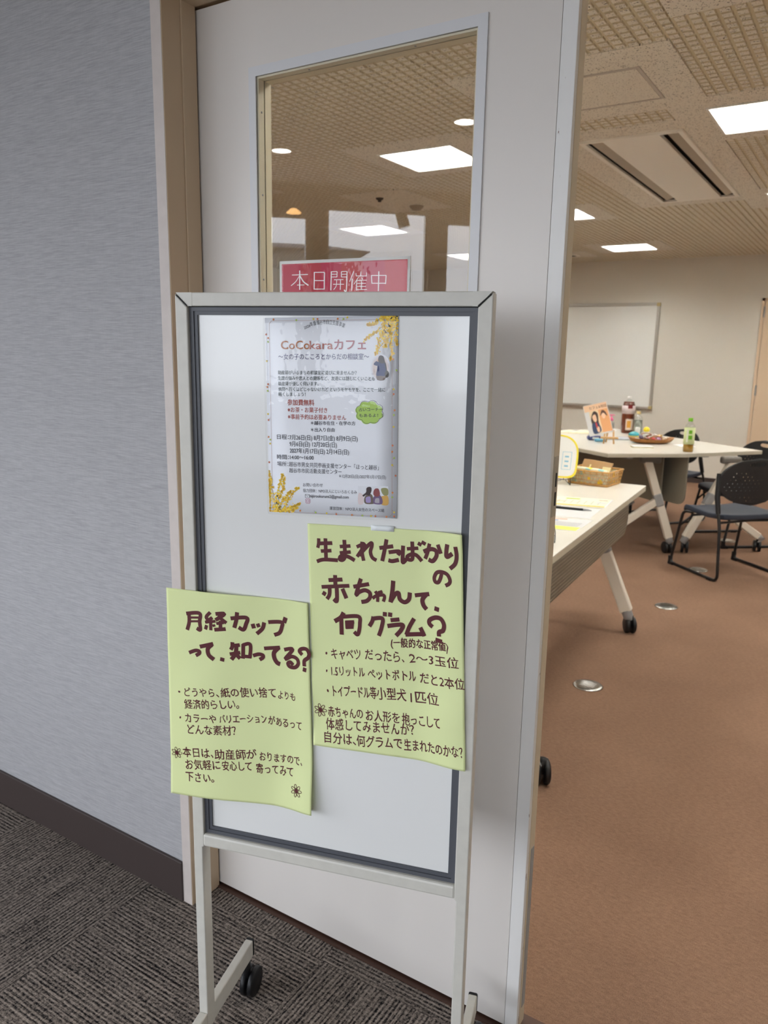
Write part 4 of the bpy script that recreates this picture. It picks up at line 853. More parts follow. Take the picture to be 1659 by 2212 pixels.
def make_yellow(key, H, W_, wf, name, label, strokes, lines, flowers, wob):
    cu, cv = hom(H, 128, 0)
    t, OFF = board_obj(name, cu, BZ+cv, label=label, cat='sign', group='hand-written yellow sheets')
    def surf(x, y, e):
        u, v = hom(H, x, y); return Vector((u, -(wf(u, v, x, y)+e), BZ+v)) - OFF
    grid_sheet(surf, 0, 257, 0, 364, 64, 88, .00015).build('paper', M_YELLOW, t)
    b = MB()
    for k, (w, pts) in enumerate(strokes): stroke_on(b, surf, w, pts, INKC['m'], .00025+k*.000003)
    for k, (tx, x0, y0, x1, y1, h, c, fat) in enumerate(lines): text_on(b, surf, tx, x0, y0, x1, y1, h, INKC['m'], fat+.012, .00025, 1.3, k*7.3)
    for x, y, r in flowers: flower(b, surf, x, y, r, INKC['m'])
    b.build('lettering', M_INK, t)
    return t, surf
yr, S_yr = make_yellow('yr', H_yr, 257, w_yr, 'yellow_sheet', 'pale yellow hand-written sheet at right, higher of the two, edge over the frame', STROKES_yr, LINES_yr, [FLOWERS[0]], 1)
yl, S_yl = make_yellow('yl', H_yl, 257, w_yl, 'yellow_sheet', 'pale yellow hand-written sheet at left, lower of the two, bottom corner curling', STROKES_yl, LINES_yl, [FLOWERS[1], FLOWERS[2]], 1)
b = grid_sheet(lambda x, y, e: S_yr(x, y, e+.0007), 108, 146, -3.5, 5, 4, 2, .0004); b.build('tape', mat('frosted_tape', (232, 236, 236), .35), yr)

# ---- red laminated sign on the door glass
sg = thing('red_sign', 'laminated crimson sign with white characters on the door glass', 'sign', (SIGN_TL[0], DOOR_Y+.019, SIGN_TL[1]))
def S_sg(x, y, e): return Vector((x/1000, -.0012-e, -y/1000-.012*(x/1000)))
b = grid_sheet(S_sg, 0, 321, 0, 226, 4, 3); b.build('paper', mat('sign_white_card', (248, 248, 246), .5), sg)
b = MB()
reds = [lin(c) for c in ((182, 34, 66), (180, 44, 58), (182, 32, 68), (184, 48, 54), (182, 34, 66), (188, 46, 58))]
for k in range(6):
    x0, x1 = 6+k*51.5, 6+(k+1)*51.5; b.add([S_sg(x, y, .0002) for x, y in ((x0, 219), (x1, 219), (x1, 6), (x0, 6))], [(0, 1, 2, 3)], 0, reds[k])
b.build('red_print', M_INK, sg)
b = MB()
for k, (w, pts) in enumerate(STROKES_sign): stroke_on(b, S_sg, w, pts, lin((246, 244, 244)), .0004+k*.000003)
b.build('lettering', M_INK, sg)
b = grid_sheet(lambda x, y, e: S_sg(x, y, e+.0009), -6, 326, -9, 234, 20, 14, .0006, corner=5); b.build('laminate_film', M_FILM, sg)

# ------------------------------------------------------------------ tables
def table_top(b, poly, z1, th=.026):
    b.prism(poly, z1-th, z1-.004, 1); b.prism(poly, z1-.004, z1, 0)
def castor_mb(x, y, r=.042, rz=.3):
    c = MB(); M = Matrix.Translation((x, y, 0)) @ Matrix.Rotation(rz, 4, 'Z')
    for off in (-.026, .006):
        W = M @ Matrix.Translation((0, .014, r)) @ Matrix.Rotation(PI/2, 4, 'Y'); c.lathe([(0, off), (r*.85, off), (r, off+.004), (r, off+.016), (r*.85, off+.020), (0, off+.020)], 22, M=W)
    c.box((-.008, .004, r*.8), (.008, .026, r*2.0), M=M, bev=.003); c.lathe([(.011, r*1.2), (.011, r*2.3)], 12, c=(x, y, 0)); return c
def end_leg(t, foot, other, top, name='leg', rz=.3, w=.055, shift=(0, 0), jf=.52):
    """inverted-Y folding leg: strut from top down to foot, brace from its middle to the other castor"""
    foot, other, top = map(Vector, (foot, other, top)); ax = (foot-other).normalized()
    b = MB(); up = ax.cross(Vector((0, 0, 1)))
    f2 = Vector((foot.x, foot.y, .115)); b.bar(top, f2, w, .045, up=up, bev=.006)
    lg = b.build(name, M_LEG, t)
    j = top.lerp(f2, jf); o2 = Vector((other.x, other.y, .115))
    b = MB(); b.bar(j, o2, w*.9, .042, up=up, bev=.006); b.build('brace', M_LEG, lg)
    b = MB(); d = (f2-top).normalized(); b.bar(j-d*.05, j+d*.05, w+.006, .052, up=up, bev=.012); b.build('joint', M_LEGGREY, lg)
    for p, q in ((f2, (f2-top).normalized()), (o2, (o2-j).normalized())):
        b = MB(); b.tube([p-q*.005, p+q*.03, Vector((p.x, p.y, .075)) if False else Vector((p.x+shift[0], p.y+shift[1], p.z-.045))], [.026, .026, .012], 12); b.build('foot_socket', M_LEGGREY, lg)
        castor_mb(p.x+shift[0], p.y+shift[1], rz=rz).build('castor', M_BLK, lg)
    return lg
def rounded_panel(b, p0, p1, z0, z1, th, r, mi=0):
    p0, p1 = Vector(p0), Vector(p1); L = (p1-p0).length; d = (p1-p0).normalized(); nn = Vector((-d.y, d.x, 0))
    prof = [(0, z1), (0, z0+r)]+[(r-r*math.cos(a), z0+r-r*math.sin(a)) for a in [PI/2*k/6 for k in range(1, 7)]]+[(L-r+r*math.sin(a), z0+r-r*math.cos(a)) for a in [PI/2*k/6 for k in range(0, 7)]]+[(L, z1)]
    n = len(prof); vs = [p0+d*s+Vector((0, 0, z))+nn*th/2 for s, z in prof]+[p0+d*s+Vector((0, 0, z))-nn*th/2 for s, z in prof]
    b.add(vs, [tuple(range(n)), tuple(reversed(range(n, 2*n)))]+[((i+1) % n, i, n+i, n+(i+1) % n) for i in range(n)], mi)
def perforated():
    g = NG('ribbed_perforated_steel'); tc = g.n('TexCoord'); sp = g.n('SeparateXYZ'); g.l(tc.outputs['Object'], sp.inputs[0])
    w = g.n('TexWave', wave_type='BANDS', bands_direction='Z'); w.inputs['Scale'].default_value = 22; g.l(tc.outputs['Object'], w.inputs['Vector'])
    g.b.inputs['Base Color'].default_value = (*lin((128, 121, 106)), 1); g.b.inputs['Roughness'].default_value = .42; g.b.inputs['Metallic'].default_value = .2
    g.bump(w.outputs['Fac'], .6, .004); return g.m
M_RIB = perforated()

# near table, long side along the room
nt = thing('folding_table', 'white folding table just inside the door with ribbed grey modesty panel', 'table', (-.93, 4.07, 0), math.radians(4.0), group='white folding tables')
b = MB(); TW, TL = .62, 2.02
def rrect(x0, x1, y0, y1, r=.012):
    o = []
    for cx0, cy0, a0 in ((x1-r, y1-r, 0), (x0+r, y1-r, 90), (x0+r, y0+r, 180), (x1-r, y0+r, 270)):
        for k in range(5): a = math.radians(a0+k*22.5); o.append((cx0+r*math.cos(a), cy0+r*math.sin(a)))
    return o
table_top(b, rrect(-TW-.03, -.03, -TL, 0), TABLE); b.build('tabletop', [M_TOP, M_EDGE], nt)
b = MB(); rounded_panel(b, (-.085, -TL+.1, 0), (-.085, -.16, 0), .515, .708, .012, .09); b.build('modesty_panel', M_RIB, nt)
for y, lb in ((-.21, 0), (-1.83, 1)):
    lg = end_leg(nt, (-.040, y, 0), (-.60, y, 0), (-.29, y, .69), rz=.5, w=.060, shift=(.026 if lb == 0 else .060, 0), jf=.42)
b = MB(); b.bar((-.30, -.2, .685), (-.30, -TL+.2, .685), .05, .04); b.build('beam', M_LEGGREY, nt)

# two tables pushed together further in
A_, B_, C_ = Vector((-1.521, 5.282, 0)), Vector((-1.086, 5.653, 0)), Vector((-.672, 6.231, 0))
D_, E_, F_ = Vector((-2.06, 7.25, 0)), Vector((-2.42, 6.66, 0)), Vector((-2.92, 6.27, 0))
def far_table(P, label, foot, other, top, panel, rzc):
    base = P[0]; t = thing('folding_table', label, 'table', (base.x, base.y, 0), group='white folding tables')
    L = lambda v: Vector(v)-Vector((base.x, base.y, 0))
    b = MB(); table_top(b, [(L(p).x, L(p).y) for p in P], TABLE); o = b.build('tabletop', [M_TOP, M_EDGE], t)
    end_leg(t, L(foot), L(other), L(top), rz=rzc)
    far = (Vector(P[2])+Vector(P[3]))/2-(Vector(P[0])+Vector(P[1]))/2; far = far*.86
    end_leg(t, L(Vector(foot)+far), L(Vector(other)+far), L(Vector(top)+far), rz=rzc)
    b = MB(); p0, p1 = panel; rounded_panel(b, L(p0), L(p1), .36, .705, .010, .07); b.build('modesty_panel', M_PANEL, t)
    b = MB(); tp = L(top); ax = (Vector(other)-Vector(foot)).normalized(); b.bar(tp-ax*.10+Vector((0, 0, -.012)), tp+ax*.05+Vector((0, 0, -.012)), .05, .05, bev=.014); b.build('bracket', mat('dark_grey_casting', (112, 108, 102), .5), t)
    b = MB(); c0 = (L(P[0])+L(P[1]))/2; b.bar(c0+far*.12+Vector((0, 0, .69)), c0+far*1.02+Vector((0, 0, .69)), .05, .03); b.build('beam', M_LEGGREY, t)
    return t
sd = (E_-B_).normalized()
far_table([A_, B_, E_, F_], 'left one of the two joined white tables, under the snack tray', (-1.159, 5.70, 0), (-1.56, 5.45, 0), (-1.335, 5.60, .69), (B_+sd*.16+Vector((-.03, -.03, 0)), B_+sd*1.45+Vector((-.03, -.03, 0))), .7)
far_table([B_, C_, D_, E_], 'right one of the two joined white tables, under the green tea bottle', (-1.06, 5.79, 0), (-.625, 6.15, 0), (-.82, 5.99, .69), (B_+sd*.03+Vector((.035, .03, 0)), B_+sd*1.4+Vector((.035, .03, 0))), .2)

# ------------------------------------------------------------------ chairs
def shell_mat():
    g = NG('perforated_black_shell'); uv = g.n('UVMap'); sp = g.n('SeparateXYZ'); g.l(uv.outputs[0], sp.inputs[0])
    u, v = sp.outputs[0], sp.outputs[1]           # metres across the shell
    row = g.math('FLOOR', g.math('DIVIDE', v, .022)); off = g.math('MULTIPLY', g.math('ABSOLUTE', g.math('MODULO', row, 2.)), .5)
    fu = g.math('SUBTRACT', g.math('FRACT', g.math('ADD', g.math('ADD', g.math('DIVIDE', u, .030), off), 100.)), .5)
    fv = g.math('SUBTRACT', g.math('FRACT', g.math('ADD', g.math('DIVIDE', v, .022), 100.)), .5)
    d = g.math('SQRT', g.math('ADD', g.math('POWER', g.math('MULTIPLY', fu, .030), 2.), g.math('POWER', g.math('MULTIPLY', fv, .022), 2.)))
    hole = g.math('LESS_THAN', d, .0044)
    rr = g.math('ADD', g.math('POWER', g.math('DIVIDE', u, .200), 2.), g.math('POWER', g.math('DIVIDE', g.math('SUBTRACT', v, -.022), .112), 2.))
    hole = g.math('MULTIPLY', hole, g.math('LESS_THAN', rr, 1.))
    hd = g.math('ADD', g.math('POWER', g.math('DIVIDE', u, .062), 4.), g.math('POWER', g.math('DIVIDE', g.math('SUBTRACT', v, .112), .014), 2.))
    hole = g.math('MAXIMUM', hole, g.math('LESS_THAN', hd, 1.))
    g.b.inputs['Base Color'].default_value = (*lin((30, 30, 32)), 1); g.b.inputs['Roughness'].default_value = .5
    tr = g.n('BsdfTransparent'); mx = g.n('MixShader'); g.l(hole, mx.inputs[0]); g.l(g.b.outputs[0], mx.inputs[1]); g.l(tr.outputs[0], mx.inputs[2]); g.l(mx.outputs[0], g.out.inputs[0])
    return g.m
M_SHELL = shell_mat()
def make_chair(label):
    """origin on the floor under the middle of the sled, facing +y"""
    t = thing('stacking_chair', label, 'chair', group='black stacking chairs')
    bm = bmesh.new(); nu, nv = 24, 7
    b = MB(); prof = [(-.205, .424), (-.16, .416), (-.06, .410), (.04, .411), (.14, .416), (.185, .413), (.205, .400)]
    vs = []; fs = []
    for top in (1, 0):
        for y, z in prof:
            for i in range(9):
                s = -1+2*i/8; hw = .232-.02*smooth(.10, .21, y)-.012*smooth(-.11, -.21, y)
                vs.append((s*hw, y, z+(.010*abs(s)**3) - (0 if top else .034)))
    W = 9; T = W*len(prof)
    for j in range(len(prof)-1):
        for i in range(8): a = j*W+i; fs += [(a, a+1, a+W+1, a+W), (T+a+W, T+a+W+1, T+a+1, T+a)]
    ring = list(range(W))+[j*W+8 for j in range(1, len(prof))]+[(len(prof)-1)*W+i for i in range(7, -1, -1)]+[j*W for j in range(len(prof)-2, 0, -1)]
    for a, c in zip(ring, ring[1:]+ring[:1]): fs.append((c, a, T+a, T+c))
    b.add(vs, fs, 0, None, True); o = b.build('seat', M_SEAT, t); bevel(o, .008, 3)
    # back shell
    me = bpy.data.meshes.new('backrest'); nu, nv = 30, 18; vs = []; fs = []; uvs = []
    for j in range(nv+1):
        q = -1+2*j/nv; hw = .235*(1-abs(q)**2.3*.998)**.5
        for i in range(nu+1):
            s = -1+2*i/nu; x = s*hw; z = .628+.150*q; y = -.185-.012*q+.055*((x/.235)**2)
            vs.append((x, y, z)); uvs.append((x, .150*q))
    for j in range(nv):
        for i in range(nu): a = j*(nu+1)+i; fs.append((a, a+1, a+nu+2, a+nu+1))
    me.from_pydata(vs, [], fs); me.materials.append(M_SHELL)
    ul = me.uv_layers.new(name='UVMap')
    for lp in me.loops: ul.data[lp.index].uv = uvs[lp.vertex_index]
    me.polygons.foreach_set('use_smooth', [True]*len(fs))
    o = bpy.data.objects.new('backrest', me); COL.objects.link(o); o.parent = t
    md = o.modifiers.new('solid', 'SOLIDIFY'); md.thickness = .007; md.offset = 0
    for s in (-1, 1):
        b = MB(); pts = [(s*.21, .10, .385), (s*.243, .162, .385), (s*.259, .232, .012), (s*.259, -.245, .012), (s*.249, -.205, .35), (s*.244, -.155, .50), (s*.238, -.130, .66)]
        b.tube(fillet(pts, .045, 6), .0095, 10); lg = b.build('leg', M_BLKSTEEL, t)
        b = MB(); b.box((s*.259-.012, .19, .0), (s*.259+.012, .245, .022), bev=.004); b.box((s*.259-.012, .218, .01), (s*.259+.012, .242, .06), bev=.004); b.build('foot_cap', M_BLK, lg)
        b = MB(); b.box((s*.259-.009, -.19, .0), (s*.259+.009, -.15, .012), bev=.002); b.build('glide', M_BLK, lg)
        b = MB(); b.tube([(s*.2465, -.178, .43), (s*.243, -.150, .53), (s*.232, -.128, .68)], [.015, .017, .012], 10); b.build('back_sleeve', M_BLK, t)
    b = MB(); b.tube([(-.248, .182, .28), (-.20, .12, .362), (0, .09, .372), (.20, .12, .362), (.248, .182, .28)], .008, 8); b.tube([(-.248, -.19, .375), (0, -.17, .378), (.248, -.19, .375)], .008, 8); b.build('crossbar', M_BLKSTEEL, t)
    return t
ch = make_chair('navy-seated black chair in the foreground of the room, at the table end')
spots = [(-.731, 5.450, (-.745, .667), None), (-.838, 6.44, (-.768, -.641), 'black chair tucked under the right table, just behind the nearest chair'),
         (-1.505, 7.0, (-.55, -.835), 'black chair behind the green tea bottle, back rising above the table edge'),
         (CH5[0], CH5[1], CH5[2], 'black chair whose back tip shows beside the door edge, left of the easel')]
for i, (x, y, d, lb) in enumerate(spots):
    c = ch if i == 0 else copy_tree(ch, None, lb)
    c.location = (x, y, 0); c.rotation_euler = (0, 0, math.atan2(d[1], d[0])-PI/2)

# floor outlet covers
for i, ((x, y), lb) in enumerate(zip(((-.904, 3.105), (-.877, 4.425), (-.882, 5.359), (-.863, 6.395)), ('nearest round metal floor outlet cover on the brown carpet', 'round metal floor outlet cover beside the near table castor', 'round metal floor outlet cover inside the nearest chair frame', 'farthest round metal floor outlet cover, behind the nearest chair'))):
    if i == 0:
        t0 = t = thing('floor_outlet', lb, 'floor outlet', group='round floor outlet covers')
        b = MB(); b.lathe([(0, .006), (.046, .006), (.058, .0045), (.064, .0005)], 32); b.build('cover', M_STEEL, t)
        b = MB(); b.box((-.03, -.03, .006), (.03, .03, .0075), bev=.001); b.build('lid', M_STEEL, t)
    else: t = copy_tree(t0, None, lb)
    t.location = (x, y, 0); t.rotation_euler = (0, 0, .3*i)

# ------------------------------------------------------------------ on the near table
Z = TABLE
def paper_sheet(name, pts, label, group=None, printed=None, th=.0006, z=Z):
    p0, p1, p2, p3 = [Vector((x, y, 0)) for x, y in pts]; c = (p0+p1+p2+p3)/4
    t = thing(name, label, 'flyer' if printed else 'paper', (c.x, c.y, z), group=group)
    b = MB(); b.prism([(p.x-c.x, p.y-c.y) for p in (p0, p1, p2, p3)], .0002, .0002+th); b.build('paper', M_WHITEPAPER, t)
    if printed:
        def sf(x, y, e):          # x,y 0..1, y from p0-p1 edge to p3-p2 edge
            q = (p0*(1-x)+p1*x)*(1-y)+(p3*(1-x)+p2*x)*y-c; return Vector((q.x, q.y, .0002+th+e))
        b = MB(); printed(b, sf); b.build('print', M_INK, t)
    return t
def q_on(b, sf, x0, x1, y0, y1, c, e=.0002): b.add([sf(x0, y0, e), sf(x1, y0, e), sf(x1, y1, e), sf(x0, y1, e)], [(3, 2, 1, 0)], 0, lin(c))
def pr_far(b, sf):
    q_on(b, sf, .02, .98, .86, .98, (226, 200, 70)); q_on(b, sf, .02, .98, .02, .84, (244, 240, 214))
    q_on(b, sf, .42, .60, .12, .24, (180, 200, 60), .0004); q_on(b, sf, .05, .3, .1, .16, (150, 150, 140), .0004); q_on(b, sf, .84, .95, .16, .22, (150, 110, 80), .0004)
    for k in range(7): q_on(b, sf, .36+.085*k, .375+.085*k, .35, .75, (196, 196, 176), .0004)
    q_on(b, sf, .3, .45, .5, .56, (232, 180, 140), .0004); q_on(b, sf, .06, .26, .3, .4, (200, 214, 120), .0004); q_on(b, sf, .84, .96, .4, .6, (220, 220, 214), .0004)
def pr_near(b, sf):
    q_on(b, sf, .02, .98, .70, .98, (222, 226, 110)); q_on(b, sf, .05, .5, .06, .14, (236, 180, 150), .0004); q_on(b, sf, .05, .35, .2, .27, (120, 150, 200), .0004)
    for k in range(5): q_on(b, sf, .1, .9, .36+.07*k, .375+.07*k, (160, 160, 160), .0004)
paper_sheet('flyer', [(-1.32, 3.451), (-.98, 3.546), (-.952, 3.329), (-1.29, 3.235)], 'pale flyer with yellow bottom band, farther one on the near table', 'flyers on the near table', pr_far)
paper_sheet('flyer', [(-1.10, 2.990), (-.914, 3.038), (-.904, 2.800), (-1.07, 2.775)], 'pale flyer with yellow-green lower half, nearest the table edge', 'flyers on the near table', pr_near)
paper_sheet('paper_sheet', [(-1.22, 3.24), (-.957, 3.288), (-.935, 3.055), (-1.19, 3.005)], 'blank white sheet under the black pen', None, None)
t = thing('pen', 'black ballpoint pen lying on the blank white sheet', 'pen', (-1.06, 3.198, Z+.0062), math.atan2(.026, .166))
b = MB(); b.tube([(-.085, 0, 0), (.05, 0, 0)], .0052, 12); b.build('barrel', M_BLK, t)
b = MB(); b.tube([(.05, 0, 0), (.07, 0, 0), (.086, 0, -.002)], [.0052, .004, .001], 12); b.build('tip', M_LEGGREY, t)
b = MB(); b.box((-.083, -.0015, .005), (-.045, .0015, .007)); b.build('clip', M_STEEL, t)

# basket of kraft packets
bk = thing('wicker_basket', 'open-weave tan basket with yellow patterned lining on the near table', 'basket', (-1.205, 3.975, Z), -.09)
def ring_pts(hx, hy, z, n=10, wob=0., ph=0):
    P = []
    for (ax_, ay_), (bx2, by2) in zip(((-hx, -hy), (hx, -hy), (hx, hy), (-hx, hy)), ((hx, -hy), (hx, hy), (-hx, hy), (-hx, -hy))):
        for k in range(n):
            s = k/n; P.append((ax_+(bx2-ax_)*s, ay_+(by2-ay_)*s, z+(wob*math.sin(k*PI+ph))))
    return P
hx, hy = .104, .088
b = MB()
for k in range(4): b.tube(ring_pts(hx+.008*k/3, hy+.008*k/3, .010+.0175*k, 14, .0022, k*PI), .0019, 6, closed=True)
b.build('weave', M_WICKER, bk)
b = MB(); b.tube(ring_pts(hx+.010, hy+.010, .074, 6), .0048, 8, closed=True); b.tube(ring_pts(hx, hy, .004, 6), .004, 8, closed=True); b.build('rim', M_WICKER, bk)
b = MB()
for p, q in list(zip(ring_pts(hx, hy, .004, 14), ring_pts(hx+.010, hy+.010, .074, 14)))[::2]: b.tube([p, q], .0014, 6)
P = ring_pts(hx, hy, .004, 14); Q = ring_pts(hx+.010, hy+.010, .074, 14)
for k in range(0, len(P), 2): b.tube([P[k], Q[(k+2) % len(P)]], .0013, 5); b.tube([P[(k+2) % len(P)], Q[k]], .0013, 5)
b.build('stake', M_WICKER, bk)
def lining_mat():
    g = NG('yellow_flower_cloth'); tc = g.n('TexCoord'); v = g.n('TexVoronoi'); v.inputs['Scale'].default_value = 26; g.l(tc.outputs['Object'], v.inputs['Vector'])
    f = g.math('LESS_THAN', v.outputs['Distance'], .42); sp = g.n('SeparateColor'); g.l(v.outputs['Color'], sp.inputs[0])
    c = g.mix(f, lin((240, 238, 214)), g.mix(g.math('GREATER_THAN', sp.outputs[0], .68), lin((250, 222, 40)), lin((168, 216, 214))))
    g.l(c, g.b.inputs['Base Color']); g.b.inputs['Roughness'].default_value = .8; return g.m
M_LINING = lining_mat()
b = MB(); h2x, h2y = hx-.006, hy-.006
b.box((-h2x, -h2y, .003), (h2x, h2y, .006))
for x0, x1, y0, y1 in ((-h2x, h2x, -h2y, -h2y+.002), (-h2x, h2x, h2y-.002, h2y), (-h2x, -h2x+.002, -h2y, h2y), (h2x-.002, h2x, -h2y, h2y)): b.box((x0, y0, .004), (x1, y1, .070))
b.tube([(-h2x, -h2y-.001, .083), (h2x*.5, -h2y, .080), (h2x, -h2y+.002, .074)], .010, 8)
b.build('lining', M_LINING, bk)
for i, (x, y, r, lb) in enumerate(((-.070, .034, .5, 'leftmost'), (-.046, .018, .5, 'second from left'), (-.012, .002, .5, 'middle'), (.012, -.014, .5, 'second from right'), (.038, -.030, .5, 'rightmost and frontmost'))):
    t = thing('kraft_packet', 'brown kraft packet in the basket, %s of the five' % lb, 'packet', (-1.205+x, 3.975+y, Z+.012), -.3, group='kraft packets in the basket')
    b = MB(); Mr = Matrix.Rotation(-r, 4, 'X'); b.box((-.038, -.003, 0), (.038, .003, .112), M=Mr, bev=.0015); b.build('packet', M_KRAFT, t)
    b = MB(); b.box((-.012, -.0040, .05), (.036, -.0031, .085), M=Mr); b.build('label_strip', mat('cream_sticker', (240, 226, 176), .6), t)

# card on wire stands
def wire_stand(label, loc, rz, s=1.):
    t = thing('wire_stand', label, 'stand', loc, rz, group='black wire card stands')
    b = MB()
    for sgn in (-1, 1):
        x = sgn*.055*s
        b.tube(fillet([(x*.2, .10, .003), (x, -.055, .003), (x, -.055, .03), (x*.95, -.035, .034), (x*.4, .02, .16)], .006, 3), .0018, 6)
    b.tube([(-.022*s, .02, .16), (.022*s, .02, .16)], .0018, 6); b.tube([(-.055*s, -.055, .03), (.055*s, -.055, .03)], .0018, 6); b.tube([(0, .018, .16), (0, .10, .003)], .0018, 6)
    b.build('wire', M_BLKSTEEL, t); return t
wire_stand('black wire stand holding the yellow-bordered card', (-1.345, 3.86, Z), math.radians(12))
cd = thing('display_card', 'white display card with curved yellow border on the wire stand by the basket', 'sign', (-1.370, 3.811, Z+.034), math.radians(12))
def card_outline(k): 
    P = []
    for i in range(40):
        a = 2*PI*i/40; c, s_ = math.cos(a), math.sin(a); x = .115*math.copysign(abs(c)**.8, c); y = .115+.115*math.copysign(abs(s_)**.8, s_)
        if s_ < 0: y = .115-.115*abs(s_)**.35; x = .115*math.copysign(abs(c)**.35, c)
        P.append((x*k, (y-.115)*k+.115))
    return P
Mt = Matrix.Rotation(-.38, 4, 'X')
b = MB(); o = card_outline(1.); n = len(o); b.add([Mt @ Vector((x, -.001, y)) for x, y in o]+[Mt @ Vector((x, .001, y)) for x, y in o], [tuple(range(n)), tuple(reversed(range(n, 2*n)))]+[((i+1) % n, i, n+i, n+(i+1) % n) for i in range(n)]); b.build('card', mat('card_yellow', (240, 222, 60), .5), cd)
b = MB(); o = card_outline(.92); b.add([Mt @ Vector((x, -.0014, y)) for x, y in o], [tuple(range(n))], 0, lin((244, 244, 240)))
def S_cd(x, y, e): return Mt @ Vector((x, -.0016-e, y))
for x0, x1, y0, y1 in ((.035, .082, .045, .047), (.035, .082, .138, .140), (.035, .037, .045, .14), (.080, .082, .045, .14)): b.add([S_cd(x, y, 0) for x, y in ((x0, y0), (x1, y0), (x1, y1), (x0, y1))], [(0, 1, 2, 3)], 0, lin((140, 196, 220)))
for y in (.06, .085, .11): b.add([S_cd(x, yy, 0) for x, yy in ((.048, y), (.068, y), (.068, y+.008), (.048, y+.008))], [(0, 1, 2, 3)], 0, lin((120, 184, 212)))
b.build('print', M_INK, cd)
wire_stand('black wire stand nearest the door edge on the near table', (-.966, 2.605, Z), math.radians(12))
b = MB(); Mt2 = Matrix.Rotation(-.38, 4, 'X'); b.box((-.075, -.001, 0), (.05, .001, .15), M=Mt2); b.build('plain_card', M_WHITEPAPER, loc=(-.981, 2.562, Z+.034), rz=math.radians(12), label='white card on the wire stand nearest the door edge', cat='card')

# ------------------------------------------------------------------ on the far tables
def bottle(name, label, x, y, prof, liquid, lm, capm, cap, lab, labm, extra=None, cat='bottle'):
    t = thing(name, label, cat, (x, y, Z))
    b = MB(); b.lathe(prof, 24); b.build('bottle_body', M_PET, t)
    if liquid:
        r0 = [(max(0, r-.0015), z+.001) for r, z in prof if z <= liquid]; b = MB(); r0.append((r0[-1][0], liquid)); b.lathe([(0, r0[0][1])]+r0+[(0, liquid)], 24); b.build('liquid', lm, t)
    b = MB(); b.lathe(cap, 20); b.build('cap', capm, t)
    for i, (r, z0, z1, m) in enumerate(lab): b = MB(); b.lathe([(r, z0), (r+.0006, z0), (r+.0006, z1), (r, z1), (r, z0)], 24, cap=False); b.build('label_band', m, t)
    if extra: extra(t)
    return t
def patch(t, name, r, a0, a1, z0, z1, m):
    b = MB(); n = 8; vs = []
    for k in range(n+1):
        a = a0+(a1-a0)*k/n
        for z in (z0, z1): vs.append((r*math.cos(a), r*math.sin(a), z))
    b.add(vs, [(2*k, 2*k+2, 2*k+3, 2*k+1) for k in range(n)]); b.build(name, m, t)
ca = lambda x, y: math.atan2(-y, -x)      # bearing towards the doorway
a = ca(-1.10, 5.78)
def ex(t):
    patch(t, 'label_mark', .0372, a-.1, a+.5, .13, .155, M_GREENCAP); patch(t, 'label_mark', .0372, a-.5, a-.2, .07, .16, mat('label_white', (240, 242, 226), .4)); patch(t, 'label_mark', .0372, a-.15, a+.55, .09, .118, M_GREENCAP)
bottle('tea_bottle', 'green-capped bottle of pale green tea on the right table', -1.10, 5.78, [(.034, 0), (.036, .004), (.036, .165), (.033, .185), (.018, .205), (.0135, .212), (.0135, .222)], .052, M_GTEA, M_GREENCAP, [(.0145, .214), (.0155, .216), (.0155, .236), (.014, .238), (0, .238)], [(.0364, .056, .172, M_LABELG)], 0, ex)
a = ca(-1.83, 6.88)
def ex(t): patch(t, 'label_mark', .0562, a-.1, a+.6, .215, .245, M_MAROON); patch(t, 'label_mark', .0562, a-.3, a+.9, .03, .125, mat('label_cream', (226, 206, 190), .4)); patch(t, 'label_mark', .0565, a-.1, a+.5, .05, .11, M_GOLD)
bottle('tea_bottle', 'large white-capped bottle of brown tea by the easel', -1.83, 6.88, [(.050, 0), (.0545, .006), (.0545, .17), (.050, .18), (.0545, .19), (.0545, .235), (.045, .262), (.022, .285), (.0135, .292), (.0135, .303)], .272, M_TEA, M_WHITEPL, [(.0145, .296), (.0160, .298), (.0160, .318), (0, .320)], [(.0550, .17, .24, M_LABELR)], 0, ex)
bottle('water_bottle', 'clear bottle with pale yellow cap beside the big tea bottle', -1.735, 6.86, [(.035, 0), (.038, .004), (.037, .13), (.034, .145), (.017, .165), (.013, .17), (.013, .178)], .12, mat('water', (206, 214, 206), .05, trans=.8, ior=1.33), M_YCAP, [(.0150, .170), (.0160, .172), (.0160, .194), (0, .196)], [], 0)
t = bottle('pump_bottle', 'clear hand pump bottle with a pink pump head behind the easel', -2.06, 7.18, [(.028, 0), (.031, .004), (.031, .062), (.026, .07), (.012, .076), (.012, .08)], .055, mat('gel', (224, 228, 228), .05, trans=.7, ior=1.35), M_PINK, [(.016, .076), (.018, .078), (.018, .095), (.010, .104), (.0055, .106), (.0055, .125), (0, .125)], [], 0)
b = MB(); b.box((-.020, -.009, .122), (.020, .009, .132), bev=.003); b.tube([(.018, 0, .128), (.036, -.0, .124)], .004, 8); b.build('pump_head', M_PINK, t, rz=ca(-2.06, 7.18)+2.2)

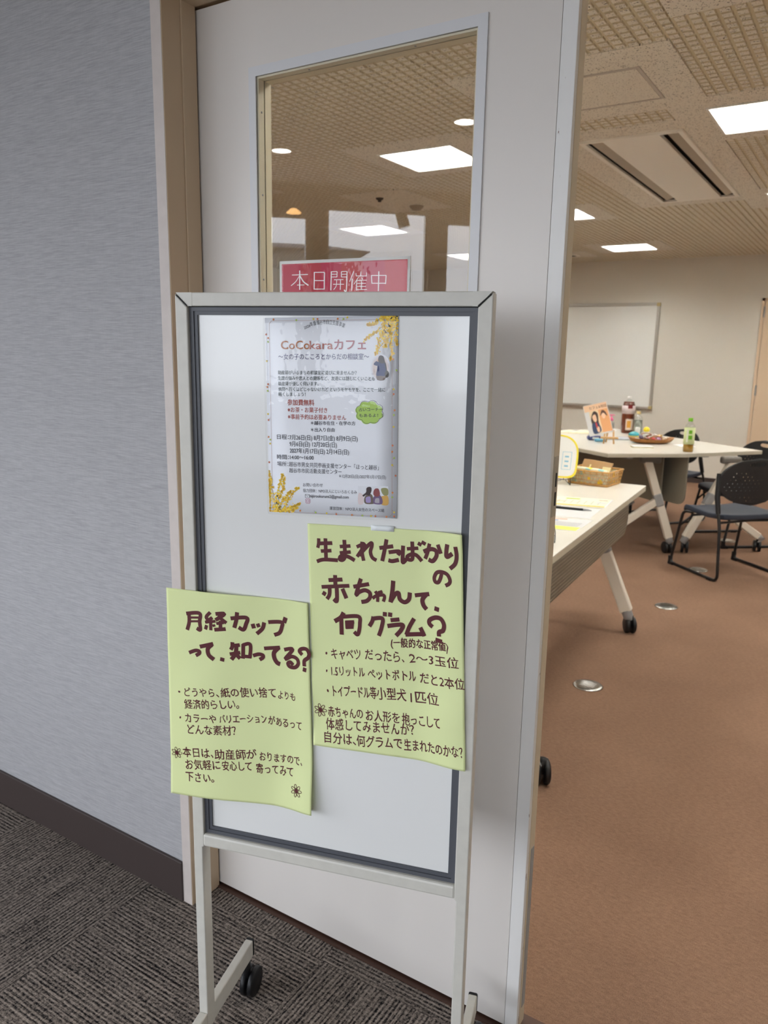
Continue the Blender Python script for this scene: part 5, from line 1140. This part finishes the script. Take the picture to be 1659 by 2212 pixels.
# small wooden easel with a picture card
ES = Vector((-1.72, 5.93, 0)); ez = math.radians(22)
t = thing('tabletop_easel', 'small pine easel on the left table holding a picture card', 'easel', (ES.x, ES.y, Z), ez)
for x in (-.03, .045):
    b = MB(); b.bar((x, -.035, 0), (x*.8+.005, .006, .10), .011, .010); b.build('leg', M_WOOD, t)
b = MB(); b.bar((.0, .09, 0), (.0, .010, .10), .011, .010); b.build('leg', M_WOOD, t)
b = MB(); b.bar((-.055, -.040, .046), (.075, -.040, .046), .026, .016, bev=.003); b.build('ledge', M_WOOD, t)
b = MB(); b.bar((-.03, .004, .092), (.045, .004, .092), .008, .010); b.build('crosspiece', M_WOOD, t)
pc = thing('picture_card', 'picture card of two girls in blazers on the pine easel', 'picture card', (ES.x-.05, ES.y+.0, Z+.058), ez)
Mc = Matrix.Rotation(-.35, 4, 'X') @ Matrix.Rotation(-.26, 4, 'Y') @ Matrix.Scale(1.2, 4)
def S_pc(x, y, e): return Mc @ Vector((x, -.028-e, y))
b = MB(); b.box((-.075, -.0280, 0), (.075, -.0260, .205), M=Mc); b.build('card', M_WHITEPAPER, pc)
b = MB(); E_c = .0004
def pq(x0, x1, y0, y1, c, e=0.): b.add([S_pc(x, y, E_c+e) for x, y in ((x0, y0), (x1, y0), (x1, y1), (x0, y1))], [(0, 1, 2, 3)], 0, lin(c))
pq(-.072, .072, .16, .203, (244, 206, 170)); pq(-.045, .072, .01, .16, (240, 214, 176), .0001); pq(.012, .072, .01, .16, (232, 170, 118), .0002)
def cp(pts, c, e): b.add([S_pc(x, y, E_c+e) for x, y in [(p.x, p.y) for p in spline([(x, y, 0) for x, y in pts], 4, True)]], [tuple(range(len(pts)*4))], 0, lin(c))
cp([(-.045, .10), (-.02, .155), (.005, .14), (.0, .08), (.005, .03), (-.03, .05)], (58, 40, 36), .0003); cp([(-.032, .125), (-.012, .135), (-.008, .10), (-.02, .085), (-.03, .1)], (240, 200, 170), .0004)
cp([(-.044, .075), (-.02, .08), (-.002, .075), (.004, .02), (-.044, .012)], (42, 58, 92), .0005); cp([(-.022, .08), (-.014, .08), (-.012, .045), (-.022, .05)], (190, 60, 60), .0006); cp([(-.02, .05), (-.004, .05), (-.006, .02), (-.018, .02)], (240, 200, 170), .0006)
cp([(.018, .12), (.035, .155), (.055, .14), (.06, .11), (.045, .128), (.03, .128)], (96, 62, 50), .0005); cp([(.026, .125), (.04, .135), (.05, .12), (.042, .098), (.03, .102)], (244, 206, 176), .0006)
vs_, fs_ = glyphs('カフェ&相談'); xs_ = [v[0] for v in vs_]; sc_ = .112/(max(xs_)-min(xs_)); b.add([S_pc(-.040+(x-min(xs_))*sc_, .172+y*sc_*1.1, E_c+.0005) for x, y in vs_], fs_, 0, lin((110, 40, 36)))
b.build('print', M_INK, pc)

# snack tray heaped with wrapped sweets
TY = Vector((-1.455, 6.18, Z)); tr = thing('snack_tray', 'oval brown bamboo tray with loop handles piled with wrapped sweets', 'tray', tuple(TY), math.radians(32))
b = MB(); vs = []; fs = []; N = 40
for k, (s, z) in enumerate(((.70, .004), (.90, .016), (1., .034), (1.02, .036), (.98, .034), (.87, .020), (.68, .010))):
    for i in range(N): q = 2*PI*i/N; vs.append((.175*s*math.cos(q), .105*s*math.sin(q), z+.012*abs(math.cos(q))**3*(k in (2, 3, 4))))
for k in range(6):
    for i in range(N): fs.append((k*N+i, k*N+(i+1) % N, (k+1)*N+(i+1) % N, (k+1)*N+i))
fs += [tuple(reversed(range(N))), tuple(range(6*N, 7*N))]
b.add(vs, fs, 0, None, True); b.build('tray_body', M_TRAY, tr)
for s in (-1, 1): b = MB(); b.tube(spline([(-.05, s*.104, .030), (-.035, s*.118, .058), (0, s*.122, .066), (.035, s*.118, .058), (.05, s*.104, .030)], 5), .0042, 8); b.build('handle', M_TRAY, tr)
cc = [((222, 218, 214), 'silver white'), ((116, 84, 128), 'purple foil'), ((98, 64, 48), 'chocolate brown'), ((232, 226, 216), 'cream'), ((180, 60, 70), 'dark red'), ((208, 200, 196), 'pale silver'), ((150, 110, 150), 'lilac'), ((226, 212, 190), 'beige'), ((120, 78, 60), 'cocoa brown'), ((236, 232, 226), 'white paper'), ((190, 150, 70), 'gold foil'), ((84, 70, 96), 'dark plum')]
spots2 = [(-.11, -.03, .030), (-.06, .03, .034), (-.045, -.04, .034), (-.005, .035, .036), (0, -.03, .038), (.05, .03, .036), (.05, -.03, .036), (.10, 0, .034), (-.02, 0, .058), (.03, 0, .060), (.075, .02, .056), (-.08, .0, .052)]
wheres = ['at the left end of the tray', 'left of centre at the back of the tray', 'left of centre at the front of the tray', 'at the back middle of the tray', 'at the front middle of the tray', 'right of centre at the back of the tray', 'right of centre at the front of the tray', 'at the right end of the tray', 'on top of the pile in the middle', 'on top of the pile, right of middle', 'on top of the pile at the right', 'on top of the pile at the left']
R = random.Random(11); Rz = Matrix.Rotation(math.radians(32), 4, 'Z')
for (c, cn), (x, y, z), wh in zip(cc, spots2, wheres):
    p = TY + Rz @ Vector((x, y, z)); t = thing('wrapped_sweet', '%s wrapped sweet %s' % (cn, wh), 'sweet', tuple(p), R.uniform(0, 3), group='wrapped sweets on the tray')
    Mr = Matrix.Rotation(R.uniform(-.5, .5), 4, 'X') @ Matrix.Rotation(R.uniform(-.4, .4), 4, 'Y')
    b = MB(); b.box((-.022, -.015, -.008), (.022, .015, .008), M=Mr, bev=.006); b.build('sweet_body', mat('wrapper_'+cn.replace(' ', '_'), c, .3, coat=.3), t)
    for s in (-1, 1): b = MB(); b.add([Mr @ Vector(q) for q in ((s*.021, -.004, 0), (s*.036, -.013, .004), (s*.038, 0, -.003), (s*.036, .013, .004), (s*.021, .004, 0), (s*.03, 0, .005))], [(0, 1, 5), (1, 2, 5), (2, 3, 5), (3, 4, 5), (4, 0, 5)]); b.build('wrapper_end', MATS['wrapper_'+cn.replace(' ', '_')], t)
# jars, pad, packets and papers around them
t = thing('note_pad', 'small cream note pad lying in front of the snack tray', 'note pad', (-1.43, 5.82, Z), .5); b = MB(); b.box((-.075, -.04, .0), (.075, .04, .010), bev=.001); b.build('pages', mat('cream_pages', (236, 230, 204), .7), t); b = MB(); b.box((-.075, -.04, .0102), (.075, .04, .0115)); b.build('cover', M_WHITEPAPER, t)
t = thing('small_jar', 'squat jar with a teal domed lid left of the snack tray', 'jar', (-1.655, 6.44, Z)); b = MB(); b.lathe([(.034, 0), (.042, .006), (.042, .02), (.038, .026)], 22); b.build('jar_body', mat('jar_yellow', (222, 206, 90), .3), t); b = MB(); b.lathe([(.042, .026), (.044, .034), (.036, .048), (.018, .056), (0, .058)], 22); b.build('lid', mat('teal_lid', (64, 166, 180), .2, coat=.5), t)
b = MB(); b.lathe([(.021, 0), (.021, .06), (.018, .066), (.014, .07), (0, .07)], 18); b.build('white_canister', M_WHITEPL, loc=(-1.70, 6.72, Z), label='slim white canister before the clear bottle', cat='canister')
b = MB(); b.lathe([(.02, 0), (.027, .012), (.024, .03), (.010, .040), (0, .042)], 14); b.build('yellow_pouf', mat('bright_yellow', (240, 220, 60), .5), loc=(-1.60, 6.62, Z+.045), label='round bright yellow tuft behind the snack tray', cat='ornament')
b = MB(); b.lathe([(.024, 0), (.024, .044), (0, .045)], 14); b.build('ornament_base', M_WHITEPL, loc=(-1.60, 6.62, Z), label='short white holder under the yellow tuft behind the tray', cat='holder')
t = thing('snack_packet', 'navy blue snack packet left of the easel', 'packet', (-1.875, 6.10, Z), .5); b = MB(); b.box((-.055, -.035, .001), (.055, .035, .036), bev=.014); b.build('packet', mat('navy_foil', (46, 56, 108), .3, coat=.4), t); b = MB(); b.box((-.02, -.0358, .010), (.03, -.034, .026)); b.build('label_strip', M_WHITEPL, t)
b = MB(); b.box((-.045, -.025, .0005), (.045, .025, .022), bev=.008); b.build('wet_wipe_pack', mat('sky_blue_pack', (110, 176, 206), .3), loc=(-1.80, 6.02, Z), rz=.4, label='light blue flat packet under the leaning picture card', cat='packet')
b = MB(); b.box((-.12, -.055, .0005), (.12, .055, .020), bev=.009); b.build('tissue_pack', mat('pale_blue_film', (214, 224, 236), .25, coat=.4, noise_col=(60, .12)), loc=(-1.755, 6.27, Z), rz=.55, label='pale blue patterned flat pack between easel and snack tray', cat='packet')
def cloth(name, c, sx, sy, m, label, rz, amp, seed):
    b = MB(); n = 22; vs = []; fs = []
    for j in range(n+1):
        for i in range(n+1):
            x, y = -sx+2*sx*i/n, -sy+2*sy*j/n; e = max(abs(x)/sx, abs(y)/sy)
            vs.append((x+.012*noise.noise(Vector((x*14, y*14, seed))), y+.012*noise.noise(Vector((x*14, y*14, seed+5))), .002+amp*(1-e**6)*(.45+.9*abs(noise.noise(Vector((x*11, y*11, seed)))))))
    for j in range(n):
        for i in range(n): q = j*(n+1)+i; fs.append((q, q+1, q+n+2, q+n+1))
    b.add(vs, fs, 0, None, True); return b.build(name, m, loc=(c[0], c[1], Z), rz=rz, label=label, cat='cloth')
cloth('folded_cloth', (-2.22, 6.52), .20, .07, mat('cream_cloth', (236, 226, 196), .9, noise_col=(16, .08)), 'crumpled cream cloth at the far edge of the table beside the door edge', .45, .026, 2.)
cloth('napkin', (-2.08, 7.0), .10, .08, mat('white_napkin', (240, 240, 240), .8), 'white crumpled napkin under the pump bottle', .7, .024, 8.)
cloth('napkin', (-1.20, 6.16), .06, .07, mat('white_napkin'), 'thin white paper napkin right of the snack tray', .6, .006, 4.)
